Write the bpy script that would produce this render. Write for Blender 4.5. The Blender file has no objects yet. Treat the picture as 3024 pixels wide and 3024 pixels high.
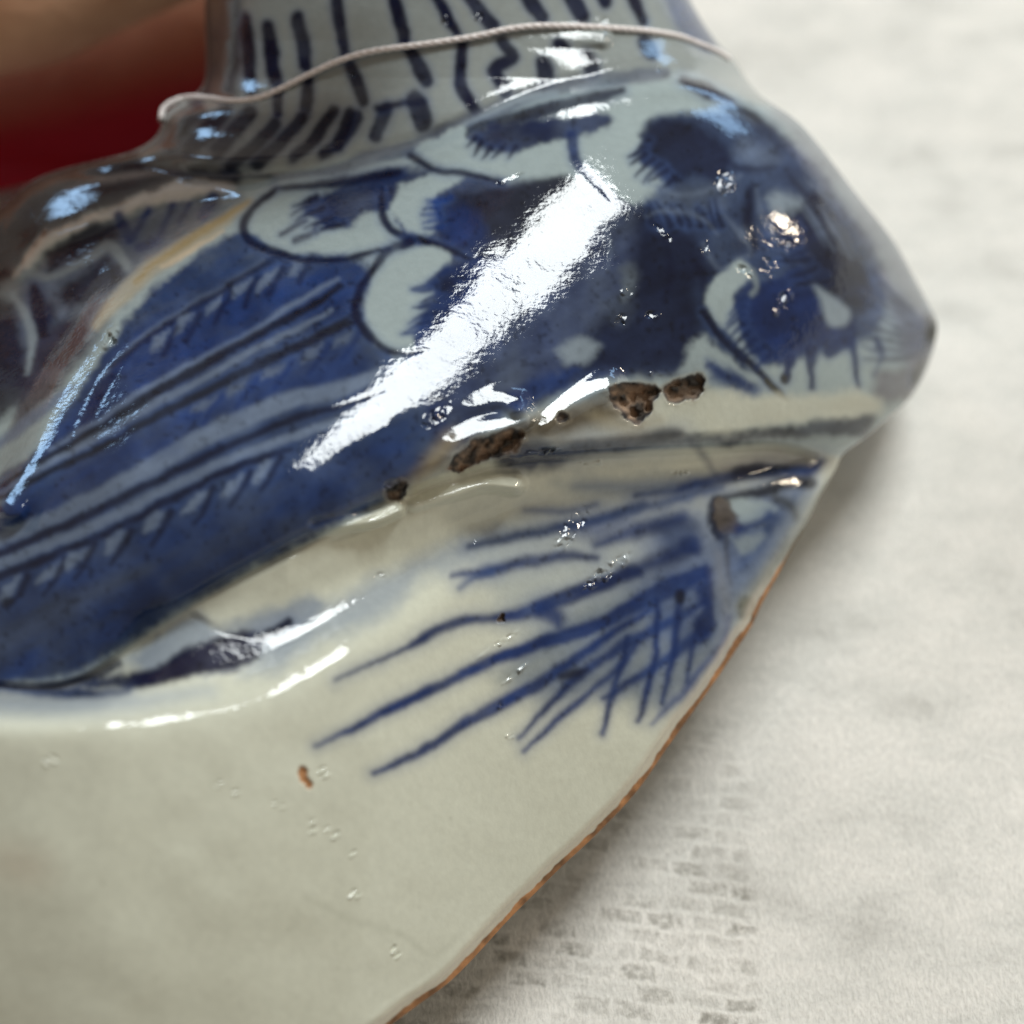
import bpy, math, random
import numpy as np
from mathutils import Vector, Matrix

rng = np.random.default_rng(7)
random.seed(7)
SC = bpy.context.scene
COL = SC.collection

# ------------------------------------------------------------------ camera
UNIT = 0.070 / 3024.0        # metres for one measuring unit at the focus depth
D = 6912.0                   # camera distance in those units (16 cm)
TILT = math.radians(40.0)
PLANE = 1450.0                # depth of the cloth under the middle of the picture
CAM_Z = (D + PLANE) * UNIT * math.cos(TILT)
CAM_Y = -(D + PLANE) * UNIT * math.sin(TILT)
ROT = Matrix.Rotation(TILT, 3, 'X')
CAM_LOC = Vector((0.0, CAM_Y, CAM_Z))
cam_d = bpy.data.cameras.new('camera')
cam = bpy.data.objects.new('camera', cam_d)
COL.objects.link(cam)
cam.location = CAM_LOC
cam.rotation_euler = (TILT, 0, 0)
cam_d.sensor_width = 36.0
cam_d.lens = 36.0 * 0.160 / 0.070
cam_d.clip_start = 0.005
cam_d.clip_end = 20.0
cam_d.dof.use_dof = True
cam_d.dof.focus_distance = (D + 100.0) * UNIT
cam_d.dof.aperture_fstop = 21.0
SC.camera = cam


def to_dir(v):
    return (ROT @ Vector(v)).normalized()


# ------------------------------------------------------------------ light
W = bpy.data.worlds.new('World')
SC.world = W
W.use_nodes = True
bg = W.node_tree.nodes['Background']
bg.inputs[0].default_value = (0.40, 0.342, 0.280, 1)
bg.inputs[1].default_value = 0.74


def area(name, direction, dist, sx, sy, power, colour, roll=0.0, aim=(0, 0, 0.03)):
    ld = bpy.data.lights.new(name, 'AREA')
    ld.shape = 'RECTANGLE'
    ld.size = sx
    ld.size_y = sy
    ld.energy = power
    ld.color = colour
    o = bpy.data.objects.new(name, ld)
    COL.objects.link(o)
    d = to_dir(direction)
    o.location = Vector(aim) + d * dist
    q = d.to_track_quat('Z', 'Y')
    o.rotation_euler = (q.to_matrix() @ Matrix.Rotation(roll, 3, 'Z')).to_euler()
    return o


area('window_light', (0.31, 0.87, 0.38), 0.70, 0.30, 0.16, 4.25, (0.94, 0.99, 0.985), 0.0)
area('sky_window_light', (0.55, 0.78, -0.28), 0.70, 0.20, 0.12, 0.45, (0.40, 0.66, 1.0))
area('side_window_light', (-0.62, 0.74, -0.26), 0.70, 0.12, 0.10, 0.40, (0.40, 0.66, 1.0))
area('warm_lamp_light', (0.89, 0.43, -0.08), 0.60, 0.036, 0.036, 0.55, (1.0, 0.86, 0.66))

SC.view_settings.view_transform = 'Standard'
SC.view_settings.look = 'None'
SC.view_settings.exposure = 0.18
SC.view_settings.gamma = 1.0
SC.view_settings.use_curve_mapping = False
SC.render.engine = 'CYCLES'
SC.cycles.use_denoising = True
SC.cycles.max_bounces = 6
SC.cycles.caustics_reflective = False
SC.cycles.caustics_refractive = False

# ------------------------------------------------------------------ helpers
R3 = np.array(ROT)
CL = np.array(CAM_LOC)


def place(x, y, c):
    """measured position (x right, y down, c towards the viewer) -> world metres"""
    x = np.asarray(x, float); y = np.asarray(y, float); c = np.asarray(c, float)
    s = (D - c) / D
    p = np.stack([(x - 1512) * s, (1512 - y) * s, c - D], -1) * UNIT
    return p @ R3.T + CL


def cloth_c(y):
    q = (1512 - np.asarray(y, float)) * math.tan(TILT)
    return (-PLANE - q) / (1 - q / D)


def catmull(pts, n=12):
    p = np.asarray(pts, float)
    if len(p) < 3:
        t = np.linspace(0, 1, n)[:, None]
        return p[0] * (1 - t) + p[-1] * t
    P = np.vstack([2 * p[0] - p[1], p, 2 * p[-1] - p[-2]])
    out = []
    for i in range(1, len(P) - 2):
        a, b, c, d = P[i - 1], P[i], P[i + 1], P[i + 2]
        for t in np.linspace(0, 1, n, endpoint=False):
            out.append(0.5 * (2 * b + (c - a) * t + (2 * a - 5 * b + 4 * c - d) * t * t
                              + (-a + 3 * b - 3 * c + d) * t ** 3))
    out.append(P[-2])
    return np.array(out)


class Curve1:
    """smoothed y = f(x) through points"""
    def __init__(self, pts, smooth=8, lo=None, hi=None):
        p = catmull(sorted(pts), 24)
        o = np.argsort(p[:, 0])
        lo = p[:, 0].min(); hi = p[:, 0].max()
        self.x = np.arange(lo, hi + 4, 4.0)
        v = np.interp(self.x, p[o, 0], p[o, 1])
        k = np.exp(-0.5 * (np.arange(-3 * smooth, 3 * smooth + 1) / smooth) ** 2)
        k /= k.sum()
        vp = np.concatenate([v[0] + (np.arange(-3 * smooth, 0)) * (v[1] - v[0]), v,
                             v[-1] + np.arange(1, 3 * smooth + 1) * (v[-1] - v[-2])])
        self.v = np.convolve(vp, k, 'valid')
        self.g = np.gradient(self.v, 4.0)

    def __call__(self, x):
        return np.interp(x, self.x, self.v)

    def slope(self, x):
        return np.interp(x, self.x, self.g)


def sstep(a, b, x):
    t = np.clip((x - a) / (b - a), 0, 1)
    return t * t * (3 - 2 * t)


def vnoise(x, y, cell, seed=0, octaves=3, gain=0.5):
    out = np.zeros(np.shape(x)); amp = 1.0; tot = 0.0
    for o in range(octaves):
        r = np.random.default_rng(seed * 31 + o)
        n = 512
        tab = r.random((n, n)) * 2 - 1
        gx = np.asarray(x) / cell + 137.3; gy = np.asarray(y) / cell + 91.7
        ix = np.floor(gx).astype(int); iy = np.floor(gy).astype(int)
        fx = gx - ix; fy = gy - iy
        fx = fx * fx * fx * (fx * (fx * 6 - 15) + 10); fy = fy * fy * fy * (fy * (fy * 6 - 15) + 10)
        a = tab[iy % n, ix % n]; b = tab[iy % n, (ix + 1) % n]
        c = tab[(iy + 1) % n, ix % n]; d = tab[(iy + 1) % n, (ix + 1) % n]
        out += amp * ((a * (1 - fx) + b * fx) * (1 - fy) + (c * (1 - fx) + d * fx) * fy)
        tot += amp; amp *= gain; cell *= 0.5
    return out / tot


# ------------------------------------------------------------------ materials
def new_mat(name):
    m = bpy.data.materials.new(name)
    m.use_nodes = True
    nt = m.node_tree
    return m, nt, nt.nodes['Principled BSDF']


def glaze_material(name, attr, peel=1.0):
    m, nt, p = new_mat(name)
    N = nt.nodes; Lk = nt.links
    at = N.new('ShaderNodeAttribute'); at.attribute_name = attr
    ro = N.new('ShaderNodeAttribute'); ro.attribute_name = 'roughness'
    tc = N.new('ShaderNodeTexCoord')
    n1 = N.new('ShaderNodeTexNoise'); n1.inputs['Scale'].default_value = 2600; n1.inputs['Detail'].default_value = 3
    n2 = N.new('ShaderNodeTexNoise'); n2.inputs['Scale'].default_value = 900; n2.inputs['Detail'].default_value = 2
    sp = N.new('ShaderNodeTexNoise'); sp.inputs['Scale'].default_value = 1500; sp.inputs['Detail'].default_value = 4
    for n in (n1, n2, sp):
        Lk.new(tc.outputs['Object'], n.inputs['Vector'])
    mr = N.new('ShaderNodeMapRange'); mr.inputs[1].default_value = 0.3; mr.inputs[2].default_value = 0.7
    mr.inputs[3].default_value = 0.96; mr.inputs[4].default_value = 1.04
    Lk.new(sp.outputs['Fac'], mr.inputs[0])
    mul = N.new('ShaderNodeVectorMath'); mul.operation = 'SCALE'
    Lk.new(at.outputs['Color'], mul.inputs[0]); Lk.new(mr.outputs[0], mul.inputs['Scale'])
    Lk.new(mul.outputs[0], p.inputs['Base Color'])
    Lk.new(ro.outputs['Fac'], p.inputs['Roughness'])
    p.inputs['IOR'].default_value = 1.40
    b1 = N.new('ShaderNodeBump'); b1.inputs['Strength'].default_value = 1.0 * peel; b1.inputs['Distance'].default_value = 1.6e-5
    b2 = N.new('ShaderNodeBump'); b2.inputs['Strength'].default_value = 1.0 * peel; b2.inputs['Distance'].default_value = 2.8e-5
    Lk.new(n1.outputs['Fac'], b1.inputs['Height']); Lk.new(n2.outputs['Fac'], b2.inputs['Height'])
    Lk.new(b2.outputs[0], b1.inputs['Normal'])
    Lk.new(b1.outputs[0], p.inputs['Normal'])
    return m


# ------------------------------------------------------------------ tablecloth
def cloth_material():
    m, nt, p = new_mat('cloth')
    N = nt.nodes; Lk = nt.links
    tc = N.new('ShaderNodeTexCoord')
    mp = N.new('ShaderNodeMapping'); mp.inputs['Rotation'].default_value = (0, 0, math.radians(7))
    Lk.new(tc.outputs['Object'], mp.inputs['Vector'])
    # warp so that the printed rows wander a little
    wn = N.new('ShaderNodeTexNoise'); wn.inputs['Scale'].default_value = 330; wn.inputs['Detail'].default_value = 3
    Lk.new(mp.outputs[0], wn.inputs['Vector'])
    ws = N.new('ShaderNodeVectorMath'); ws.operation = 'SUBTRACT'; ws.inputs[1].default_value = (0.5, 0.5, 0.5)
    Lk.new(wn.outputs['Color'], ws.inputs[0])
    wm = N.new('ShaderNodeVectorMath'); wm.operation = 'SCALE'; wm.inputs['Scale'].default_value = 0.0016
    Lk.new(ws.outputs[0], wm.inputs[0])
    wa = N.new('ShaderNodeVectorMath'); wa.operation = 'ADD'
    Lk.new(mp.outputs[0], wa.inputs[0]); Lk.new(wm.outputs[0], wa.inputs[1])
    br = N.new('ShaderNodeTexBrick')
    br.inputs['Color1'].default_value = (0.15, 0.15, 0.15, 1); br.inputs['Color2'].default_value = (1, 1, 1, 1)
    br.inputs['Mortar'].default_value = (0, 0, 0, 1)
    br.inputs['Scale'].default_value = 1.0
    br.inputs['Mortar Size'].default_value = 0.00045
    br.inputs['Mortar Smooth'].default_value = 1.0
    br.inputs['Brick Width'].default_value = 0.0031
    br.inputs['Row Height'].default_value = 0.0015
    Lk.new(wa.outputs[0], br.inputs['Vector'])
    # where the print is left: worn patches
    ms = N.new('ShaderNodeTexNoise'); ms.inputs['Scale'].default_value = 190; ms.inputs['Detail'].default_value = 4
    ms.inputs['Roughness'].default_value = 0.6
    Lk.new(tc.outputs['Object'], ms.inputs['Vector'])
    mr = N.new('ShaderNodeMapRange'); mr.inputs[1].default_value = 0.30; mr.inputs[2].default_value = 0.58
    Lk.new(ms.outputs['Fac'], mr.inputs[0])
    sx = N.new('ShaderNodeSeparateXYZ'); Lk.new(tc.outputs['Object'], sx.inputs[0])
    edge = N.new('ShaderNodeMapRange')
    edge.inputs[1].default_value = CLOTH_EDGE + 0.0004; edge.inputs[2].default_value = CLOTH_EDGE - 0.0006
    Lk.new(sx.outputs['X'], edge.inputs[0])
    edgey = N.new('ShaderNodeMapRange')
    edgey.inputs[1].default_value = CLOTH_TOP + 0.004; edgey.inputs[2].default_value = CLOTH_TOP - 0.004
    Lk.new(sx.outputs['Y'], edgey.inputs[0])
    m1 = N.new('ShaderNodeMath'); m1.operation = 'MULTIPLY'
    Lk.new(mr.outputs[0], m1.inputs[0]); Lk.new(edge.outputs[0], m1.inputs[1])
    m1b = N.new('ShaderNodeMath'); m1b.operation = 'MULTIPLY'
    Lk.new(m1.outputs[0], m1b.inputs[0]); Lk.new(edgey.outputs[0], m1b.inputs[1])
    m2 = N.new('ShaderNodeMath'); m2.operation = 'MULTIPLY'
    Lk.new(m1b.outputs[0], m2.inputs[0]); Lk.new(br.outputs['Color'], m2.inputs[1])
    # smudged grey streaks over all of it
    mp2 = N.new('ShaderNodeMapping'); mp2.inputs['Rotation'].default_value = (0, 0, math.radians(14))
    mp2.inputs['Scale'].default_value = (1.0, 1.7, 1.0)
    Lk.new(tc.outputs['Object'], mp2.inputs['Vector'])
    st = N.new('ShaderNodeTexNoise'); st.inputs['Scale'].default_value = 110; st.inputs['Detail'].default_value = 6
    st.inputs['Roughness'].default_value = 0.62
    Lk.new(mp2.outputs[0], st.inputs['Vector'])
    rr = N.new('ShaderNodeValToRGB')
    rr.color_ramp.elements[0].position = 0.30; rr.color_ramp.elements[0].color = (0.61, 0.595, 0.555, 1)
    rr.color_ramp.elements[1].position = 0.62; rr.color_ramp.elements[1].color = (0.82, 0.795, 0.745, 1)
    e = rr.color_ramp.elements.new(0.45); e.color = (0.74, 0.725, 0.68, 1)
    Lk.new(st.outputs['Fac'], rr.inputs[0])
    sc = N.new('ShaderNodeMath'); sc.operation = 'MULTIPLY'
    nap = N.new('ShaderNodeTexNoise'); nap.inputs['Scale'].default_value = 1700; nap.inputs['Detail'].default_value = 4
    Lk.new(tc.outputs['Object'], nap.inputs['Vector'])
    napr = N.new('ShaderNodeMapRange'); napr.inputs[1].default_value = 0.34; napr.inputs[2].default_value = 0.60; napr.inputs[3].default_value = 0.15; napr.inputs[4].default_value = 0.85
    Lk.new(nap.outputs['Fac'], napr.inputs[0]); Lk.new(napr.outputs[0], sc.inputs[1])
    Lk.new(m2.outputs[0], sc.inputs[0])
    mx = N.new('ShaderNodeMix'); mx.data_type = 'RGBA'
    Lk.new(sc.outputs[0], mx.inputs['Factor']); Lk.new(rr.outputs[0], mx.inputs['A'])
    mx.inputs['B'].default_value = (0.30, 0.285, 0.25, 1)
    fz = N.new('ShaderNodeTexNoise'); fz.inputs['Scale'].default_value = 3800; fz.inputs['Detail'].default_value = 5
    fz.inputs['Roughness'].default_value = 0.7
    mp3 = N.new('ShaderNodeMapping'); mp3.inputs['Rotation'].default_value = (0, 0, math.radians(-35)); mp3.inputs['Scale'].default_value = (1.0, 0.45, 1.0)
    Lk.new(tc.outputs['Object'], mp3.inputs['Vector']); Lk.new(mp3.outputs[0], fz.inputs['Vector'])
    fm = N.new('ShaderNodeMapRange'); fm.inputs[1].default_value = 0.3; fm.inputs[2].default_value = 0.7
    fm.inputs[3].default_value = 0.84; fm.inputs[4].default_value = 1.10
    Lk.new(fz.outputs['Fac'], fm.inputs[0])
    fs = N.new('ShaderNodeVectorMath'); fs.operation = 'SCALE'
    Lk.new(mx.outputs['Result'], fs.inputs[0]); Lk.new(fm.outputs[0], fs.inputs['Scale'])
    Lk.new(fs.outputs[0], p.inputs['Base Color'])
    p.inputs['Roughness'].default_value = 0.95
    p.inputs['Specular IOR Level'].default_value = 0.1
    b1 = N.new('ShaderNodeBump'); b1.inputs['Strength'].default_value = 0.9; b1.inputs['Distance'].default_value = 0.00022
    Lk.new(fz.outputs['Fac'], b1.inputs['Height'])
    b2 = N.new('ShaderNodeBump'); b2.inputs['Strength'].default_value = 0.5; b2.inputs['Distance'].default_value = 0.0001
    b2.invert = True
    Lk.new(m2.outputs[0], b2.inputs['Height']); Lk.new(b1.outputs[0], b2.inputs['Normal'])
    Lk.new(b2.outputs[0], p.inputs['Normal'])
    return m


CLOTH_EDGE = float(place(2235, 2600, cloth_c(2600))[0])
CLOTH_TOP = float(place(2000, 2120, cloth_c(2120))[1])


def build_cloth():
    n = 220
    g = np.linspace(-1, 1, n)
    g = np.sign(g) * np.abs(g) ** 1.6
    X, Y = np.meshgrid(g * 0.40, g * 0.45 + 0.05)
    Z = 0.0009 * vnoise(X * 1000, Y * 1000, 26, 3, 3) + 0.003 * vnoise(X * 1000, Y * 1000, 140, 5, 2) - 0.0015
    v = np.stack([X, Y, Z], -1).reshape(-1, 3)
    idx = np.arange(n * n).reshape(n, n)
    f = np.stack([idx[:-1, :-1], idx[:-1, 1:], idx[1:, 1:], idx[1:, :-1]], -1).reshape(-1, 4)
    me = bpy.data.meshes.new('tablecloth')
    me.from_pydata(v.tolist(), [], f.tolist())
    me.polygons.foreach_set('use_smooth', np.ones(len(f), bool))
    me.materials.append(cloth_material())
    o = bpy.data.objects.new('tablecloth', me)
    COL.objects.link(o)
    o['kind'] = 'structure'
    o['label'] = 'pale grey cloth with worn brick-like print under the figurine'
    o['category'] = 'cloth'
    so = o.modifiers.new('thickness', 'SOLIDIFY'); so.thickness = 0.0012; so.offset = -1
    return o


build_cloth()

# ------------------------------------------------------------------ figurine: outline curves
XR = Curve1([(-900, 1300), (-760, 1560), (-560, 1790), (-300, 1900), (0, 2040), (118, 2113), (175, 2168), (275, 2238), (372, 2371),
             (572, 2530), (705, 2636), (827, 2705), (927, 2757), (972, 2768), (1080, 2742), (1175, 2689),
             (1233, 2625), (1297, 2551), (1339, 2490), (1381, 2471), (1466, 2424), (1530, 2392), (1620, 2339),
             (1689, 2302), (1784, 2249), (1848, 2220), (1933, 2164), (2024, 2103), (2205, 1973), (2339, 1879),
             (2465, 1760), (2560, 1658), (2639, 1579), (2718, 1500), (2893, 1335), (3024, 1160), (3400, 700),
             (3800, 150), (4150, -500), (4250, -800)], smooth=3)
XL = Curve1([(-900, 1180), (-760, 920), (-560, 720), (-300, 630), (0, 606), (150, 606), (230, 604), (270, 588), (300, 530), (335, 482), (380, 474), (415, 448),
             (447, 390), (474, 275), (506, 157), (541, 79), (592, 24), (625, -20), (700, -160), (800, -420),
             (950, -850), (1150, -1250), (1500, -1600), (2000, -1800), (2600, -1850), (3200, -1750),
             (3700, -1500), (4100, -1150), (4250, -850)], smooth=3)
# crease between the upper body and the base below it
CR = Curve1([(-2200, 2300), (-900, 2140), (-400, 2060), (-60, 2016), (90, 2022), (240, 2000), (420, 1880), (600, 1772), (800, 1662),
             (980, 1570), (1150, 1478), (1320, 1392), (1500, 1352), (1700, 1338), (1900, 1326), (2100, 1318),
             (2300, 1310), (2480, 1352), (2700, 1380), (3000, 1400)], smooth=5)
def to_frame(o):
    p = (np.array(o.location) - CL) @ R3 / UNIT
    return np.array((p[0], p[1], p[2] + D))


WIN = to_frame(bpy.data.objects['window_light']); LAMP = to_frame(bpy.data.objects['warm_lamp_light'])


def mirror_slope(x, y, light):
    """surface slope (per unit right, per unit down) that mirrors the light to the viewer"""
    p = np.array((x - 1512.0, 1512.0 - y, 0.0))
    l = light - p; l /= np.linalg.norm(l)
    v = np.array((0, 0, D)) - p; v /= np.linalg.norm(v)
    n = l + v
    return np.array((-n[0] / n[2], n[1] / n[2]))


# fold along the top of the belly, and its height
YF = Curve1([(-2200, 2350), (-900, 2200), (-400, 2120), (0, 2085), (350, 2132), (550, 2112), (750, 2072), (950, 1978), (1150, 1860), (1300, 1768),
             (1450, 1665), (1700, 1555), (1900, 1490), (2150, 1440), (2400, 1420), (3000, 1420)], smooth=14)
bx_ = np.arange(300, 1051, 25.0)
bs_ = []
for _x in bx_:
    g_ = np.array((-float(YF.slope(_x)), 1.0)); g_ /= np.linalg.norm(g_)
    ms_ = mirror_slope(_x, float(YF(_x)) - 18, WIN)
    bs_.append(ms_[0] - ms_[1] / g_[1] * g_[0])
bh_ = 800 + np.r_[0, np.cumsum(0.5 * (np.array(bs_)[1:] + np.array(bs_)[:-1]) * 25)]
e_ = bh_[-1]
BF = Curve1([(-2200, 200), (-1500, 600), (-800, 800), (0, 840)] + list(zip(bx_, bh_)) +
            [(1150, e_ - 95), (1320, e_ - 262), (1450, e_ - 385), (1600, e_ - 515), (1750, e_ - 640), (2000, e_ - 850), (2300, e_ - 1120), (2500, e_ - 1310), (3000, e_ - 1800)], smooth=10)
# top edge of the wing
WG = Curve1([(-2200, 2250), (-900, 1980), (-450, 1830), (-200, 1660), (0, 1475), (100, 1330), (180, 1195), (250, 1085), (330, 960),
             (420, 860), (520, 775), (640, 690), (760, 605), (900, 520), (1100, 420)], smooth=5)
# line where the neck meets the shoulders
NK = Curve1([(-2200, -600), (-200, 260), (200, 470), (450, 470), (600, 500), (760, 505), (950, 490), (1100, 455), (1250, 415), (1400, 350), (1560, 288),
             (1700, 255), (1850, 225), (2000, 215), (2150, 245), (2300, 290), (2600, 380), (3100, 500)], smooth=5)


# ------------------------------------------------------------------ figurine: painted decoration
RES = 3.0
LO, HI = -60.0, 3084.0
gx = np.arange(LO, HI, RES)
CX, CY = np.meshgrid(gx, gx)
NPX = len(gx)
WX = CX + 7 * vnoise(CX, CY, 60, 11) + 1.0 * vnoise(CX, CY, 14, 12)
WY = CY + 7 * vnoise(CX, CY, 60, 13) + 1.0 * vnoise(CX, CY, 14, 14)
BXW = CX + 14 * vnoise(CX, CY, 70, 17) + 7 * vnoise(CX, CY, 18, 18)
BYW = CY + 14 * vnoise(CX, CY, 70, 19) + 7 * vnoise(CX, CY, 18, 20)
MOTTLE = vnoise(CX, CY, 90, 15, 4)
th = math.radians(-27)
STREAK = vnoise((CX * math.cos(th) + CY * math.sin(th)) * 0.22, -CX * math.sin(th) + CY * math.cos(th), 28, 16, 3)

WHITE = np.array((0.285, 0.345, 0.355))
CREAM = np.array((0.535, 0.55, 0.462))
WASH = np.array((0.030, 0.060, 0.160))
PALEB = np.array((0.125, 0.165, 0.240))
GREYB = np.array((0.22, 0.27, 0.31))
COBALT = np.array((0.008, 0.027, 0.118))
NAVY = np.array((0.0035, 0.0065, 0.024))
BLACK = np.array((0.006, 0.008, 0.014))
PURPLE = np.array((0.011, 0.009, 0.026))
SLATE = np.array((0.048, 0.058, 0.085))
OCHRE = np.array((0.32, 0.23, 0.08))
CLAY = np.array((0.44, 0.215, 0.09))
CHIPC = np.array((0.20, 0.14, 0.098))
OLIVE = np.array((0.030, 0.028, 0.015))

PAINT = np.empty((NPX, NPX, 3))
below = sstep(-14, 14, CY - CR(CX))
PAINT[:] = WHITE * (1 - below[..., None]) + CREAM * below[..., None]
GROOVE = np.zeros((NPX, NPX))
ROUGH = np.full((NPX, NPX), 0.07)


def box(pts, pad):
    a = np.asarray(pts)
    i0 = max(int((a[:, 0].min() - pad - LO) / RES), 0); i1 = min(int((a[:, 0].max() + pad - LO) / RES) + 2, NPX)
    j0 = max(int((a[:, 1].min() - pad - LO) / RES), 0); j1 = min(int((a[:, 1].max() + pad - LO) / RES) + 2, NPX)
    return slice(j0, max(j1, j0)), slice(i0, max(i1, i0))


def lay(sl, m, colour, groove=0, rough=None):
    mm = m[..., None]
    PAINT[sl] = PAINT[sl] * (1 - mm) + np.asarray(colour) * mm
    if groove:
        GROOVE[sl] = np.maximum(GROOVE[sl], m * groove) if groove > 0 else np.minimum(GROOVE[sl], m * groove)
    if rough is not None:
        ROUGH[sl] = ROUGH[sl] * (1 - m) + rough * m


def seg_field(sl, p, w, wild=False):
    X = (BXW if wild else WX)[sl]; Y = (BYW if wild else WY)[sl]
    best = np.full(X.shape, 1e9)
    for i in range(len(p) - 1):
        a, b = p[i], p[i + 1]
        d = b - a; L = max((d * d).sum(), 1e-6)
        t = np.clip(((X - a[0]) * d[0] + (Y - a[1]) * d[1]) / L, 0, 1)
        dist = np.hypot(X - a[0] - t * d[0], Y - a[1] - t * d[1]) - 0.5 * (w[i] + (w[i + 1] - w[i]) * t)
        np.minimum(best, dist, out=best)
    return best


BRUSH = {'soft': 1.3, 'wide': 1.18}


def stroke(pts, w, colour, alpha=0.9, soft=6, groove=0, n=7):
    groove = groove * 0.22
    soft = soft * BRUSH['soft']
    w = np.asarray(w, float) * BRUSH['wide']
    p = catmull(pts, n)
    ws = np.interp(np.linspace(0, 1, len(p)), np.linspace(0, 1, max(np.size(w), 2)),
                   np.broadcast_to(w, (2,)) if np.size(w) == 1 else np.asarray(w, float))
    sl = box(p, ws.max() + soft + 12)
    if sl[0].start >= sl[0].stop or sl[1].start >= sl[1].stop:
        return
    f = seg_field(sl, p, ws)
    m = sstep(soft, -soft, f) * alpha * np.clip(1.0 + 0.18 * MOTTLE[sl], 0, 1.04)
    if np.mean(colour) < 0.09 and alpha > 0.7:      # cobalt bleeds into the glaze round a stroke
        lay(sl, np.clip(sstep(soft * 3.5, -soft, f) * 0.32 * alpha, 0, 1), WASH * 1.4)
    lay(sl, np.clip(m, 0, 1), colour, groove)


def inside(X, Y, p):
    r = np.zeros(X.shape, bool)
    for i in range(len(p)):
        x0, y0 = p[i - 1]; x1, y1 = p[i]
        if y0 == y1:
            continue
        c = ((y0 > Y) != (y1 > Y)) & (X < (x1 - x0) * (Y - y0) / (y1 - y0) + x0)
        r ^= c
    return r


def closed(pts, n=6):
    p = list(map(tuple, pts))
    q = catmull(p[-2:] + p + p[:2], n)
    return q[2 * n - n:-(2 * n) + n] if False else q[2 * n:-(2 * n)]


def blob(pts, colour, alpha=0.9, soft=10, smooth=True, streak=0.0, groove=0, rough=None, ret=False):
    p = closed(pts) if smooth else np.asarray(pts, float)
    sl = box(p, soft * 1.4 + 22)
    if sl[0].start >= sl[0].stop or sl[1].start >= sl[1].stop:
        return
    q = np.vstack([p, p[:1]])
    soft = soft * 1.35
    f = seg_field(sl, q, np.zeros(len(q)), True)
    f = np.where(inside(BXW[sl], BYW[sl], p), -f, f)
    m = sstep(soft, -soft, f) * alpha
    m = m * np.clip(1.0 + 0.10 * MOTTLE[sl] + 0.6 * streak * (STREAK[sl] - 0.3), 0, 1.05)
    m = np.clip(m, 0, 1)
    lay(sl, m, colour, groove, rough)
    return sl, m


def tuft(edge, direction, length, count, colour):
    """short tapering brush ends that leave the edge of a dark patch"""
    e = catmull(edge, 8)
    d = np.array(direction, float); d /= np.linalg.norm(d)
    for i in range(count):
        a = e[int((i + 0.5) / count * (len(e) - 1))]
        L = length * (0.7 + 0.5 * abs(math.sin(i * 2.3 + a[0])))
        side = np.array((-d[1], d[0])) * math.sin(i * 1.9 + a[1]) * 0.3 * L
        stroke([tuple(a - d * 0.5 * L), tuple(a + d * 0.3 * L + side * 0.4), tuple(a + d * L + side)], [16, 11, 4], colour, 0.8, 5)


def dot(x, y, rx, ry, ang, colour, alpha=0.9, soft=5, groove=0, rough=None):
    t = np.linspace(0, 2 * np.pi, 14, endpoint=False)
    ca, sa = math.cos(ang), math.sin(ang)
    pts = [(x + rx * math.cos(a) * ca - ry * math.sin(a) * sa, y + rx * math.cos(a) * sa + ry * math.sin(a) * ca) for a in t]
    blob(pts, colour, alpha, soft, True, 0, groove, rough)


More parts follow.
